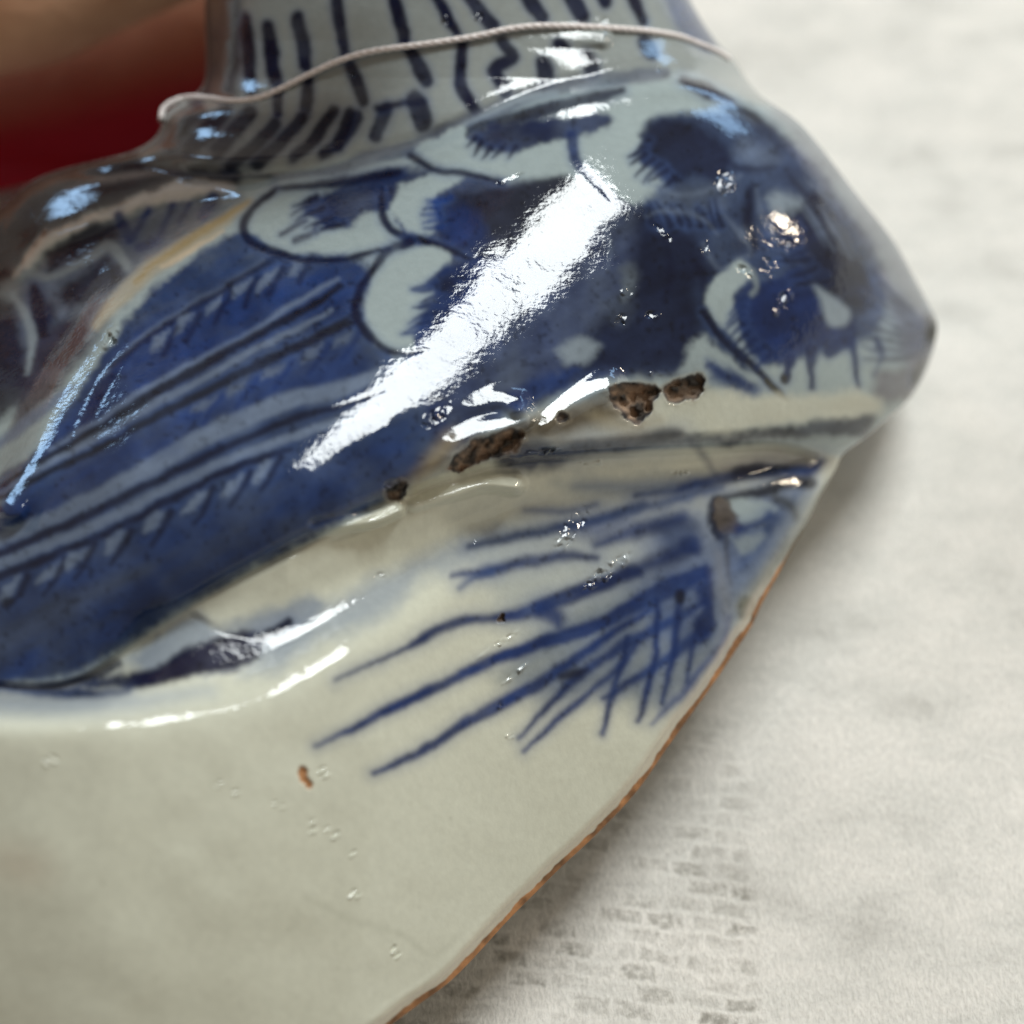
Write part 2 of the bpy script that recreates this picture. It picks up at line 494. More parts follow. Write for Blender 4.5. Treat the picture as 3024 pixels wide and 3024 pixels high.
def paint_neck():
    blob([(500, -80), (2200, -80), (2300, 300), (2000, 210), (1700, 250), (1400, 345), (1250, 410), (950, 485), (600, 500), (420, 470), (460, 300)], (0.235, 0.26, 0.255), 0.9, 14)  # neck glaze greyed all over, its shade put into the colour
    blob([(540, -60), (705, -60), (700, 280), (620, 290), (560, 290)], PURPLE, 0.92, 14)
    S = [([(725, 55), (741, 265)], 28), ([(792, 75), (812, 240)], 34), ([(879, 51), (906, 195)], 30),
         ([(914, 235), (902, 319)], 24), ([(820, 270), (820, 332)], 24), ([(990, -40), (1000, 60), (1020, 160)], 26),
         ([(1035, 190), (1075, 303)], 26), ([(1150, -40), (1197, 118)], 30), ([(1213, 150), (1262, 240)], 32),
         ([(1280, -20), (1352, 98)], 24), ([(1380, -20), (1455, 76)], 32),
         ([(1367, 135), (1362, 248), (1404, 325)], 28), ([(1481, 124), (1512, 171), (1460, 207), (1492, 269)], 30),
         ([(1550, -20), (1600, 55)], 32), ([(1678, -20), (1719, 50)], 36), ([(1606, 182), (1616, 238)], 36),
         ([(1650, 128), (1668, 142)], 30), ([(1735, 170), (1748, 208)], 38), ([(1901, 119), (1926, 158)], 32),
         ([(1776, -30), (1786, 6)], 34), ([(1860, -30), (1900, 60)], 26)]
    for p, w in S:
        stroke(p, [w * 0.8, w, w * 0.85], NAVY, 0.95, 5)
    F = [([(981, 327), (930, 409), (867, 462)], 24), ([(1056, 346), (1012, 417), (953, 454)], 24),
         ([(894, 350), (812, 433), (757, 482)], 27), ([(812, 365), (737, 445), (680, 490)], 27),
         ([(735, 335), (640, 445)], 32), ([(660, 330), (600, 400), (560, 440)], 34), ([(1031, 336), (1000, 424)], 26),
         ([(1145, 321), (1109, 404)], 27), ([(1119, 321), (1248, 295)], 15), ([(1228, 295), (1250, 365)], 38),
         ([(590, 330), (540, 370), (500, 430)], 26)]
    for p, w in F:
        stroke(p, w, NAVY, 0.86, 6)
    blob([(440, 400), (520, 330), (640, 330), (700, 400), (640, 500), (420, 520)], PURPLE, 0.45, 30)
    stroke([(1975, -40), (2030, 60), (2090, 130)], [44, 46, 30], WASH, 0.8, 9)
    # collar: dark lines that follow the shoulder
    stroke([(500, 508), (700, 520), (960, 508), (1080, 470), (1230, 432), (1400, 352), (1600, 266), (1776, 236), (1960, 215)],
           [8, 10, 18, 30, 34, 32, 32, 30, 24], SLATE * 1.5, 0.75, 9, groove=5)
    stroke([(940, 540), (1060, 520), (1200, 498)], 12, GREYB, 0.75, 6)
    stroke([(1380, 368), (1520, 297), (1640, 276)], 15, GREYB, 0.85, 6)
    stroke([(1250, 450), (1400, 382), (1600, 328), (1750, 290), (1840, 266)], [10, 22, 28, 26, 14], NAVY, 0.85, 7)
    stroke([(2015, 235), (2090, 270), (2160, 300)], [18, 30, 12], PURPLE, 0.85, 8)


def paint_back():
    blob([(-60, 560), (60, 520), (160, 480), (300, 440), (520, 430), (700, 490), (690, 545), (560, 540), (400, 585), (250, 640),
          (100, 730), (30, 830), (-60, 900)], PURPLE, 0.95, 12)
    stroke([(190, 560), (300, 535), (393, 517), (511, 499), (669, 486)], [8, 16, 18, 15, 8], (0.17, 0.15, 0.165), 0.8, 7)
    blob([(40, 820), (90, 740), (138, 692), (275, 638), (393, 590), (492, 546), (629, 533), (690, 560), (590, 580), (472, 604),
          (354, 636), (236, 680), (157, 720), (90, 790)], (0.56, 0.56, 0.55), 0.97, 9)  # highlight on the far wing's rib, painted white
    blob([(90, 800), (236, 683), (354, 640), (480, 606), (690, 566), (720, 600), (640, 680), (520, 765), (420, 850), (330, 950),
          (230, 1080), (120, 1080), (-60, 1160), (-60, 860)], GREYB * 0.7, 0.85, 14)
    blob([(60, 860), (130, 780), (300, 690), (440, 640), (600, 600), (640, 640), (520, 720), (400, 810), (300, 930), (180, 1080), (40, 1180), (-60, 1200), (-60, 960)], COBALT * 0.8, 0.55, 26, True, 0.3)
    blob([(130, 754), (236, 683), (334, 651), (366, 683), (334, 712), (275, 738), (197, 778), (146, 803)], NAVY, 0.9, 12)
    stroke([(71, 801), (118, 818), (177, 807), (275, 756), (327, 728), (374, 785)], [16, 20, 18, 22, 30, 26], GREYB, 0.9, 8)
    for p, w in [([(350, 635), (386, 704)], 24), ([(436, 622), (386, 708)], 16), ([(511, 606), (464, 705)], 15),
                 ([(629, 580), (598, 634)], 26), ([(415, 728), (452, 714)], 22), ([(560, 600), (530, 650)], 12)]:
        stroke(p, w, COBALT, 0.88, 6)
    blob([(256, 801), (327, 764), (374, 812), (315, 866), (256, 901), (190, 900), (150, 960), (120, 930), (180, 860)], NAVY, 0.85, 12)
    stroke([(98, 850), (110, 900), (122, 980)], [26, 38, 30], NAVY, 0.88, 8)
    stroke([(150, 850), (180, 930), (160, 1000)], 30, PALEB, 0.6, 12)
    blob([(-60, 920), (30, 900), (60, 980), (80, 1060), (60, 1180), (-60, 1260)], NAVY, 0.85, 14)
    blob([(110, 1000), (230, 930), (250, 1010), (180, 1130), (100, 1220), (40, 1260), (60, 1120)], PURPLE * 1.2, 0.8, 16)
    stroke([(39, 870), (79, 938), (98, 1020), (80, 1100)], [18, 24, 20, 8], GREYB, 0.85, 8)
    stroke([(225, 1140), (181, 1170), (90, 1240), (-40, 1335)], [10, 26, 28, 26], PALEB, 0.85, 8)
    stroke([(150, 1330), (60, 1380), (-50, 1450)], 18, SLATE, 0.7, 8)


def paint_wing():
    blob([(840, 700), (700, 690), (600, 742), (480, 830), (380, 930), (290, 1070), (200, 1200), (100, 1345), (0, 1490),
          (-80, 1560), (-80, 2060), (20, 2010), (150, 2010), (260, 1970), (420, 1872), (600, 1764), (800, 1655), (980, 1562),
          (1140, 1474), (1260, 1400), (1330, 1330), (1310, 1200), (1200, 1090), (1110, 1000), (1070, 900), (1090, 800), (1010, 752)],
         WASH * 0.62, 0.97, 12, True, 0.12)
    # darker and lighter passages of the wash
    blob([(1000, 760), (1080, 800), (1060, 900), (860, 960), (640, 1060), (420, 1190), (200, 1330), (60, 1420), (150, 1290),
          (300, 1080), (480, 930), (700, 830)], COBALT, 0.55, 30, True, 0.25)
    blob([(1000, 1010), (1080, 1060), (980, 1140), (800, 1190), (600, 1280), (400, 1390), (200, 1500), (0, 1590), (-60, 1540),
          (200, 1400), (500, 1230), (760, 1100)], COBALT, 0.6, 24, True, 0.25)
    blob([(1280, 1380), (1140, 1470), (900, 1590), (600, 1750), (300, 1920), (60, 2000), (-60, 1980), (-60, 1800), (120, 1700),
          (400, 1590), (700, 1470), (950, 1360), (1180, 1300)], COBALT, 0.45, 26, True, 0.35)
    stroke([(-50, 1930), (100, 1850), (300, 1740), (450, 1680)], [70, 60, 50, 10], PALEB * 0.5, 0.55, 26)
    # pale bands with dark ribs
    stroke([(-60, 1620), (0, 1595), (207, 1507), (414, 1398), (621, 1282), (828, 1192), (1000, 1150), (1120, 1100)],
           [36, 36, 38, 42, 46, 46, 40, 30], PALEB, 0.95, 9)
    stroke([(-60, 1662), (0, 1638), (310, 1497), (621, 1342), (828, 1252), (1000, 1200), (1130, 1150)], [20, 20, 22, 20, 20, 16, 8], NAVY, 0.85, 6, groove=5)
    stroke([(-60, 1694), (0, 1670), (310, 1538), (621, 1383), (828, 1302), (1000, 1245), (1120, 1200)], [28, 28, 26, 24, 22, 22, 12], PALEB, 0.9, 7)
    stroke([(-60, 1730), (0, 1705), (310, 1577), (621, 1416), (776, 1352), (860, 1325)], [22, 22, 20, 20, 22, 10], NAVY, 0.9, 6, groove=5)
    for (x, y) in [(31, 1732), (140, 1688), (228, 1642), (336, 1598), (455, 1541), (580, 1479), (688, 1428), (776, 1385)]:
        k = 0.8 + 0.25 * math.sin(x)
        blob([(x + 36 * k, y - 30), (x + 26 * k, y + 2), (x - 16 * k, y + 34), (x - 42 * k, y + 36), (x - 12 * k, y - 8)], PALEB, 0.9, 7)
        stroke([(x + 52, y - 34), (x + 22, y + 26), (x - 8, y + 66)], [18, 16, 12], NAVY, 0.8, 7)
    dot(25, 1775, 28, 14, -0.7, BLACK, 0.85, 8)
    # upper ribs
    stroke([(1000, 826), (880, 890), (725, 992), (518, 1098), (310, 1232), (150, 1330)], [10, 14, 16, 18, 18, 10], PALEB, 0.85, 7)
    stroke([(1010, 848), (880, 925), (700, 1020), (518, 1122), (310, 1262), (155, 1352), (0, 1440), (-60, 1475)], [16, 22, 24, 26, 30, 24, 20, 20], BLACK, 0.88, 6, groove=5)
    stroke([(980, 915), (776, 1022), (518, 1160), (362, 1250), (155, 1368), (0, 1452)], [10, 16, 18, 18, 16, 14], PALEB, 0.85, 6)
    stroke([(1060, 930), (930, 1000), (776, 1070), (518, 1200), (362, 1288), (155, 1393), (0, 1468)], [26, 26, 24, 22, 20, 16, 14], BLACK, 0.86, 6, groove=4)
    for (x, y) in [(1010, 1000), (916, 1040), (807, 1090), (700, 1140), (600, 1190)]:
        blob([(x + 36, y - 26), (x + 16, y + 8), (x - 30, y + 32), (x - 14, y - 4)], PALEB * 0.75, 0.75, 8)
        stroke([(x + 56, y - 22), (x, y + 60)], 13, COBALT, 0.75, 7)
    stroke([(776, 772), (680, 832), (570, 898), (414, 1000), (300, 1110)], [10, 14, 14, 14, 10], PALEB, 0.85, 6)
    stroke([(850, 745), (720, 812), (600, 890), (450, 985), (330, 1080)], [18, 16, 18, 20, 14], NAVY, 0.75, 7, groove=4)
    for (x, y) in [(875, 782), (787, 823), (714, 852), (631, 900), (543, 957), (476, 1000)]:
        blob([(x + 26, y - 30), (x + 12, y + 6), (x - 26, y + 34), (x - 14, y - 6)], PALEB, 0.8, 7)
        stroke([(x + 46, y - 30), (x + 6, y + 50)], 14, NAVY, 0.65, 7)
    stroke([(330, 1250), (420, 1330), (520, 1330)], 30, COBALT, 0.25, 20)
    # ochre line where the glaze thins at the wing's top edge
    stroke([(740, 596), (660, 655), (600, 695), (500, 755), (430, 808), (380, 855), (330, 905), (285, 960)],
           [14, 28, 40, 46, 46, 42, 34, 20], (0.34, 0.32, 0.25), 0.9, 9)
    stroke([(730, 600), (640, 655), (560, 706), (470, 770), (400, 832)], [10, 20, 22, 18, 10], OCHRE, 0.75, 7)
    stroke([(660, 682), (560, 742), (480, 790)], [6, 14, 8], (0.52, 0.42, 0.30), 0.8, 5)  # light pinkish highlight painted along the ochre line


def paint_scallops():
    # shoulder wash behind the scale feathers
    blob([(960, 540), (1130, 500), (1300, 500), (1500, 530), (1800, 540), (1950, 560), (2080, 700), (2130, 950), (2080, 1080), (1880, 1110),
          (1640, 1160), (1450, 1260), (1330, 1340), (1240, 1200), (1180, 1060), (1230, 900), (1330, 760), (1150, 720), (1000, 640)], SLATE * 0.35 + COBALT * 0.5, 0.92, 18)
    blob([(1560, 700), (1500, 850), (1400, 1010), (1270, 1130), (1250, 1000), (1300, 850), (1420, 760)], WASH * 0.75, 0.8, 26)
    # feather one
    blob([(727, 682), (745, 630), (812, 566), (900, 572), (1000, 545), (1190, 540), (1165, 630), (1190, 720), (1111, 742), (914, 748), (800, 732)], WHITE, 0.97, 8)
    blob([(894, 629), (914, 582), (985, 560), (1071, 520), (1195, 505), (1160, 590), (1142, 622), (1071, 640), (1030, 672), (1000, 662), (965, 668), (934, 645)], NAVY * 0.6 + COBALT * 0.4, 0.95, 9)
    stroke([(905, 655), (870, 672), (831, 694)], 13, SLATE, 0.85, 5)
    stroke([(940, 660), (926, 692), (871, 710)], 14, SLATE, 0.85, 5)
    stroke([(820, 552), (900, 552), (1040, 532), (1180, 510)], [12, 20, 26, 18], NAVY, 0.85, 7)
    stroke([(812, 558), (745, 620), (716, 672), (742, 718), (830, 752), (930, 770), (1050, 758), (1150, 735)], [14, 18, 24, 26, 20, 16, 16, 10], NAVY, 0.9, 6, groove=6)
    # feather two
    blob([(1155, 625), (1166, 580), (1233, 522), (1321, 505), (1370, 524), (1320, 560), (1290, 600), (1285, 680), (1250, 692), (1197, 680)], WHITE, 0.97, 8)
    blob([(1283, 615), (1325, 566), (1400, 566), (1466, 562), (1569, 535), (1673, 526), (1716, 550), (1690, 590), (1611, 673), (1518, 735), (1440, 790), (1388, 760), (1300, 700)], NAVY * 0.55 + SLATE * 0.3, 0.95, 10)
    blob([(1300, 640), (1380, 600), (1440, 690), (1400, 750), (1320, 710)], COBALT, 0.6, 22)
    stroke([(1129, 560), (1127, 631), (1171, 690), (1243, 712), (1321, 732), (1385, 765)], [10, 22, 22, 18, 18, 12], NAVY, 0.92, 6, groove=6)
    dot(1247, 706, 16, 9, 0.2, BLACK, 0.9, 4)
    # feather three
    blob([(1083, 880), (1104, 807), (1171, 745), (1248, 727), (1335, 752), (1290, 807), (1258, 849), (1292, 886), (1248, 932), (1226, 985), (1215, 1040), (1165, 1040), (1125, 1000), (1093, 947)], WHITE, 0.97, 8)
    blob([(1252, 852), (1330, 780), (1414, 766), (1500, 766), (1500, 860), (1420, 990), (1300, 1040), (1225, 1040), (1226, 985), (1248, 932), (1290, 888)], COBALT * 0.7 + NAVY * 0.3, 0.9, 10)
    blob([(1270, 845), (1330, 800), (1340, 850), (1300, 880)], NAVY, 0.7, 14)
    stroke([(1210, 716), (1150, 740), (1105, 790), (1062, 860), (1055, 930), (1102, 1003), (1175, 1045), (1260, 1035)], [26, 22, 20, 22, 22, 20, 16, 10], NAVY, 0.9, 6, groove=6)
    # feather four, under the collar
    blob([(1228, 452), (1311, 388), (1373, 362), (1383, 410), (1440, 450), (1543, 442), (1673, 410), (1696, 466), (1569, 500), (1466, 518), (1336, 494)], WHITE, 0.96, 8)
    blob([(1383, 404), (1440, 372), (1570, 350), (1690, 345), (1800, 330), (1820, 390), (1680, 408), (1540, 440), (1440, 450)], COBALT * 0.4 + NAVY * 0.6, 0.93, 9)
    stroke([(1215, 462), (1285, 500), (1414, 520), (1485, 542)], [20, 16, 14, 10], NAVY, 0.9, 6, groove=5)
    # feather five
    blob([(1718, 430), (1807, 365), (1880, 350), (1902, 404), (1890, 466), (1935, 507), (1960, 560), (1880, 600), (1776, 556), (1720, 480)], WHITE, 0.96, 9)
    stroke([(1690, 400), (1688, 440), (1706, 484), (1776, 552), (1800, 590)], [24, 26, 22, 20, 10], COBALT * 0.7, 0.92, 6, groove=5)
    blob([(1905, 400), (1960, 350), (2060, 380), (2160, 460), (2130, 540), (2040, 520), (1990, 548), (1935, 498), (1885, 470)], NAVY * 0.5 + COBALT * 0.6, 0.92, 10)
    blob([(2150, 340), (2260, 390), (2300, 470), (2200, 520), (2080, 470)], WASH, 0.6, 26)
    stroke([(2130, 318), (2200, 330), (2270, 380), (2300, 430)], [10, 20, 26, 10], NAVY, 0.85, 8, groove=4)
    stroke([(2040, 380), (2090, 400), (2130, 425)], 18, NAVY, 0.8, 7)
    # breast
    blob([(1900, 400), (1960, 340), (2080, 330), (2180, 330), (2370, 440), (2510, 610), (2610, 790), (2620, 920), (2545, 1010), (2400, 1045), (2250, 1085), (2100, 1090), (1900, 1100), (1700, 1110), (1780, 960), (1880, 760), (1890, 620), (1960, 540), (1920, 480)], (0.026, 0.044, 0.096), 0.97, 16)
    blob([(2180, 400), (2260, 430), (2300, 480), (2240, 500), (2160, 450)], PALEB, 0.5, 22)  # pale patch painted in for a cyan reflection
    blob([(1905, 400), (1960, 350), (2060, 380), (2160, 460), (2130, 540), (2040, 520), (1990, 548), (1935, 498), (1890, 470)], NAVY, 0.8, 14)
    blob([(1930, 560), (2100, 540), (2300, 480), (2400, 560), (2560, 780), (2590, 940), (2540, 1010), (2400, 1040), (2250, 1060), (2160, 1010), (2080, 930), (2040, 800), (1960, 740), (1880, 640)], (0.030, 0.050, 0.11), 0.45, 30)
    blob([(1870, 640), (1960, 640), (2060, 700), (2110, 800), (2060, 860), (2080, 960), (2040, 1060), (1900, 1090), (1760, 1110), (1680, 1080), (1760, 960), (1850, 830)], NAVY, 0.84, 30)
    blob([(1925, 560), (2050, 545), (2140, 570), (2130, 625), (2020, 620), (1930, 605)], PALEB * 0.6, 0.6, 18)
    blob([(2005, 1095), (2035, 1025), (2075, 985), (2125, 1035), (2190, 1095), (2140, 1130), (2060, 1115)], WHITE, 0.85, 12)
    blob([(1780, 900), (1840, 860), (1880, 900), (1840, 960), (1790, 950)], PALEB * 0.5, 0.5, 18)
    blob([(1830, 800), (1870, 790), (1880, 850), (1840, 890)], GREYB * 0.6, 0.5, 14)
    blob([(1650, 1030), (1720, 1000), (1770, 1030), (1720, 1070), (1670, 1070)], GREYB, 0.75, 14)
    blob([(1480, 1170), (1600, 1110), (1700, 1090), (1640, 1160), (1540, 1220)], COBALT * 0.8, 0.8, 16)
    blob([(2345, 617), (2404, 562), (2463, 629), (2522, 727), (2561, 806), (2572, 896), (2510, 906), (2424, 845), (2365, 786), (2325, 707), (2306, 648)], NAVY, 0.9, 12)
    for i in range(5):
        x = 2330 + 26 * i; y = 560 + 12 * i
        stroke([(x, y), (x + 60, y + 90), (x + 110, y + 170)], [4, 11, 4], PALEB * (0.9 if i % 2 else 0.55), 0.7, 6)
    blob([(2260, 590), (2300, 570), (2360, 600), (2330, 640), (2280, 640)], GREYB, 0.7, 16)
    stroke([(2220, 560), (2205, 640), (2225, 720)], [24, 30, 12], NAVY, 0.7, 12)
    dot(2205, 690, 22, 18, 0, PALEB, 0.6, 12)
    blob([(2081, 865), (2109, 825), (2180, 765), (2225, 800), (2190, 850), (2168, 884), (2180, 963), (2215, 1034), (2270, 1092), (2239, 1092), (2168, 1018), (2101, 935)], WHITE, 0.93, 9)
    blob([(2172, 890), (2200, 862), (2227, 838), (2290, 815), (2370, 800), (2440, 870), (2448, 950), (2516, 940), (2524, 1002), (2443, 1032), (2384, 1040), (2341, 1083), (2278, 1068), (2215, 1014), (2184, 955)], COBALT * 0.6 + NAVY * 0.5, 0.95, 10)
    stroke([(2215, 870), (2235, 850), (2230, 820)], 14, WHITE * 0.8, 0.7, 7)
    stroke([(2400, 838), (2440, 880), (2474, 930)], [12, 30, 62], GREYB, 0.9, 10)
    stroke([(2082, 925), (2129, 993), (2188, 1052), (2239, 1098), (2270, 1134), (2321, 1184)], [22, 20, 19, 20, 17, 13], NAVY, 0.93, 5, groove=6)
    stroke([(2262, 1126), (2321, 1184)], 14, OLIVE, 0.9, 4)
    for p, w in [([(2330, 1060), (2318, 1122)], [34, 18, 24]), ([(2394, 1036), (2398, 1144)], [34, 16, 12]), ([(2516, 1000), (2534, 1142)], [22, 14, 10]),
                 ([(2585, 998), (2602, 1040)], [10, 16, 8]), ([(2450, 1040), (2500, 1010)], [30, 40])]:
        stroke(p, w, COBALT * 0.6 + NAVY * 0.4, 0.92, 5)
    dot(2318, 1118, 13, 15, 0, OLIVE, 0.8, 4)
    blob([(2080, 1070), (2140, 1090), (2240, 1130), (2230, 1165), (2160, 1160), (2090, 1130)], WASH, 0.8, 16)
    stroke([(2095, 1080), (2150, 1110), (2210, 1140)], 18, COBALT, 0.7, 8)
    blob([(2577, 1100), (2640, 1090), (2715, 1090), (2719, 1150), (2660, 1190), (2585, 1180)], (0.10, 0.09, 0.11), 0.75, 16)
    stroke([(2735, 930), (2742, 980), (2722, 1060), (2700, 1130)], [20, 60, 40, 16], OLIVE * 0.5, 0.98, 8)
    stroke([(2600, 800), (2640, 880), (2680, 990), (2700, 1080)], [10, 26, 30, 20], (0.22, 0.22, 0.25), 0.6, 14)  # grey-lilac reflection at the breast's edge, painted into the glaze
    stroke([(2660, 860), (2700, 960)], [10, 16], PALEB, 0.4, 10)
    stroke([(2300, 330), (2440, 480), (2570, 640), (2650, 780), (2700, 900), (2710, 1040)], [40, 60, 80, 90, 90, 60], (0.16, 0.16, 0.185), 0.7, 30)  # broad band of painted edge reflection down the outline
    # feathered brush ends round the dark centres, and thin pale edges between the scales
    tuft([(900, 640), (915, 590), (960, 662), (1010, 668)], (-0.8, 0.35), 48, 7, NAVY)
    tuft([(1290, 680), (1282, 620), (1320, 575)], (-0.9, 0.1), 40, 6, COBALT)
    tuft([(1228, 990), (1250, 930), (1290, 888), (1252, 852), (1320, 790)], (-0.85, 0.25), 44, 9, COBALT * 0.8)
    tuft([(1392, 410), (1440, 446), (1540, 440)], (-0.5, 0.6), 26, 5, NAVY)
    tuft([(1900, 420), (1890, 470), (1940, 505), (1990, 545)], (-0.7, 0.5), 40, 7, NAVY)
    tuft([(2180, 890), (2178, 950), (2215, 1014), (2280, 1066)], (-0.6, 0.4), 36, 8, COBALT * 0.7)
    tuft([(2320, 650), (2330, 710), (2370, 790), (2430, 850)], (-0.75, 0.2), 60, 9, NAVY)
    tuft([(2130, 640), (2070, 650), (1980, 640), (1900, 650)], (-0.3, -0.8), 46, 9, NAVY)
    for p_, w_ in [([(1925, 545), (2010, 575), (2110, 560), (2190, 520)], 13), ([(2140, 640), (2190, 690), (2215, 750), (2170, 765)], 14),
                   ([(1905, 640), (1960, 625), (2060, 640), (2120, 690)], 9), ([(2235, 560), (2250, 640), (2300, 720)], 12),
                   ([(1760, 640), (1800, 720), (1790, 800)], 8), ([(2080, 720), (2110, 780), (2150, 800)], 9)]:
        stroke(p_, [4, w_, w_, 4], PALEB * 0.9, 0.6, 9)
    for p_, w_ in [([(2216, 560), (2210, 640), (2225, 720), (2215, 760)], 20), ([(2130, 470), (2200, 500), (2290, 490)], 16), ([(2040, 760), (2080, 830), (2075, 900)], 22),
                   ([(1960, 700), (1980, 800), (1960, 900)], 18), ([(2330, 520), (2400, 600), (2470, 720)], 16)]:
        stroke(p_, [5, w_, w_, 5], NAVY, 0.7, 9)
    # strokes running to the tip of the breast
    for k in range(9):
        t_ = k / 8.0
        stroke([(2570 + 20 * math.sin(k * 2.1), 800 + 260 * t_), (2650, 880 + 180 * t_), (2738, 965 + 70 * t_)], [5, 11 + 5 * math.sin(k * 1.7), 7], (SLATE if k % 3 else NAVY), 0.72, 7)
    stroke([(2550, 1020), (2600, 1050), (2580, 1110)], [8, 12, 5], COBALT, 0.6, 8)
    # cream ledge under the breast, with a dark line
    blob([(1560, 1230), (1750, 1190), (1900, 1170), (2100, 1160), (2330, 1165), (2560, 1160), (2590, 1230), (2400, 1245), (2200, 1275), (1980, 1300), (1700, 1310), (1560, 1290)], CREAM * 0.9, 0.9, 16)
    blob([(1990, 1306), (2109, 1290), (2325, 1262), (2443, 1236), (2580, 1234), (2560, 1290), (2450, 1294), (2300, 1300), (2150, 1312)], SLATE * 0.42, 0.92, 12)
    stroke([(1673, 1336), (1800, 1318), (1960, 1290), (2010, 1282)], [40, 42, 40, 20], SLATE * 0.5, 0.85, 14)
    blob([(1440, 1340), (1540, 1310), (1640, 1320), (1668, 1355), (1600, 1385), (1470, 1385)], NAVY, 0.9, 16)


def paint_base():
    # washes
    blob([(1380, 1560), (1600, 1500), (1900, 1460), (2200, 1420), (2400, 1430), (2330, 1600), (2200, 1830), (2060, 2020), (1900, 2060), (1700, 1990), (1560, 1900), (1420, 1720)], GREYB * 1.05, 0.5, 60)
    blob([(1470, 2010), (1560, 1900), (1800, 1740), (2050, 1640), (2230, 1480), (2390, 1440), (2330, 1600), (2200, 1800), (2080, 1990), (1960, 2090), (1780, 2060), (1600, 2080)], GREYB * 0.7, 0.78, 40)
    blob([(1900, 1560), (2060, 1500), (2260, 1440), (2380, 1440), (2330, 1560), (2230, 1700), (2140, 1850), (2060, 1900), (1960, 1880), (1900, 1760)], WASH * 1.3, 0.55, 40)
    blob([(1620, 1420), (1760, 1400), (1960, 1390), (2120, 1400), (2060, 1460), (1900, 1480), (1700, 1470)], GREYB * 0.8, 0.55, 26)
    blob([(1340, 1590), (1500, 1560), (1400, 1640), (1250, 1720), (1120, 1830), (960, 1900), (830, 1970), (720, 1990), (820, 1900), (950, 1800), (1140, 1690)], PALEB * 1.25, 0.62, 32)
    # grey-blue pool and dark brush mark in the hollow
    blob([(373, 1942), (466, 1872), (582, 1806), (652, 1846), (780, 1800), (920, 1760), (960, 1800), (880, 1870), (792, 1935), (600, 1990), (440, 1990)], PALEB * 1.15, 0.72, 20)
    blob([(215, 2040), (326, 1997), (466, 1957), (559, 1920), (652, 1876), (722, 1862), (764, 1880), (800, 1868), (857, 1834), (852, 1852), (800, 1884), (772, 1904), (745, 1957), (606, 1995), (419, 2034)], NAVY * 0.7 + PURPLE * 0.6, 0.96, 10)
    stroke([(760, 1886), (810, 1862), (856, 1838)], [26, 20, 22], NAVY, 0.92, 5)
    stroke([(352, 1960), (300, 1984), (230, 2012), (120, 2026)], [18, 24, 18, 8], NAVY, 0.9, 6)
    stroke([(-60, 2022), (0, 2026), (93, 2040), (233, 2046), (380, 2042)], [22, 26, 28, 30, 10], COBALT * 0.7, 0.92, 7)
    stroke([(-60, 2070), (60, 2080), (220, 2086), (400, 2076), (620, 2040)], [60, 56, 46, 40, 16], PALEB * 1.5, 0.5, 22)
    # ledge shade and stains
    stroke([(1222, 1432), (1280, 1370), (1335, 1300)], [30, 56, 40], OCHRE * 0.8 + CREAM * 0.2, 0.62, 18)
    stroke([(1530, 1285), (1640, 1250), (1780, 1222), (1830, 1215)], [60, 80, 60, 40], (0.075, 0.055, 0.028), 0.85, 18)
    stroke([(1760, 1225), (1850, 1260), (1950, 1240)], [30, 50, 20], (0.33, 0.29, 0.19), 0.5, 16)
    stroke([(2040, 1300), (2080, 1350), (2110, 1390)], [14, 18, 8], SLATE, 0.7, 8)
    blob([(2100, 1360), (2250, 1330), (2420, 1340), (2440, 1370), (2300, 1380), (2150, 1385)], (0.30, 0.28, 0.25), 0.55, 18)
    # fan of brush strokes, upper part
    B = COBALT
    stroke([(1880, 1462), (2037, 1434), (2156, 1407), (2225, 1393), (2310, 1387), (2395, 1385), (2428, 1362)], [14, 30, 38, 44, 36, 38, 16], B * 0.7, 0.93, 7)
    stroke([(2180, 1395), (2240, 1388), (2290, 1392)], [20, 40, 16], BLACK, 0.7, 10)
    stroke([(1700, 1555), (1860, 1512), (2010, 1468), (2130, 1440)], [10, 24, 26, 14], WASH, 0.8, 9)
    stroke([(2110, 1476), (2207, 1464), (2276, 1443), (2327, 1423), (2392, 1424)], [20, 26, 34, 30, 34], BLACK * 1.4, 0.92, 6)
    stroke([(2290, 1470), (2330, 1490), (2346, 1530)], [24, 26, 12], OLIVE, 0.7, 9)
    blob([(2150, 1474), (2260, 1480), (2300, 1500), (2262, 1545), (2190, 1556)], WHITE, 0.85, 8)
    blob([(2096, 1490), (2120, 1468), (2130, 1540), (2150, 1590), (2120, 1596), (2098, 1550)], NAVY, 0.9, 8)
    blob([(2118, 1472), (2149, 1466), (2184, 1558), (2168, 1580), (2144, 1582), (2112, 1530)], (0.085, 0.07, 0.06), 0.95, 5, rough=0.35)
    stroke([(2180, 1564), (2230, 1552), (2280, 1526)], [22, 18, 14], B, 0.88, 6)
    stroke([(2274, 1520), (2262, 1602), (2207, 1660), (2190, 1680)], [12, 20, 32, 10], WASH, 0.85, 9)
    stroke([(2143, 1580), (2146, 1660), (2160, 1728)], [14, 11, 5], SLATE, 0.85, 5)
    blob([(2165, 1600), (2250, 1570), (2240, 1610), (2190, 1636)], WHITE * 0.85, 0.6, 10)
    blob([(1934, 1540), (2010, 1510), (2060, 1540), (2070, 1600), (2030, 1640), (1960, 1640)], WASH * 0.7, 0.75, 22)
    stroke([(1760, 1610), (1880, 1570), (2010, 1530)], [20, 46, 30], B * 0.8, 0.85, 10)
    dot(2036, 1606, 34, 26, 0.3, B * 0.8, 0.85, 12)
    dot(1990, 1638, 26, 12, -0.2, OLIVE, 0.6, 10)
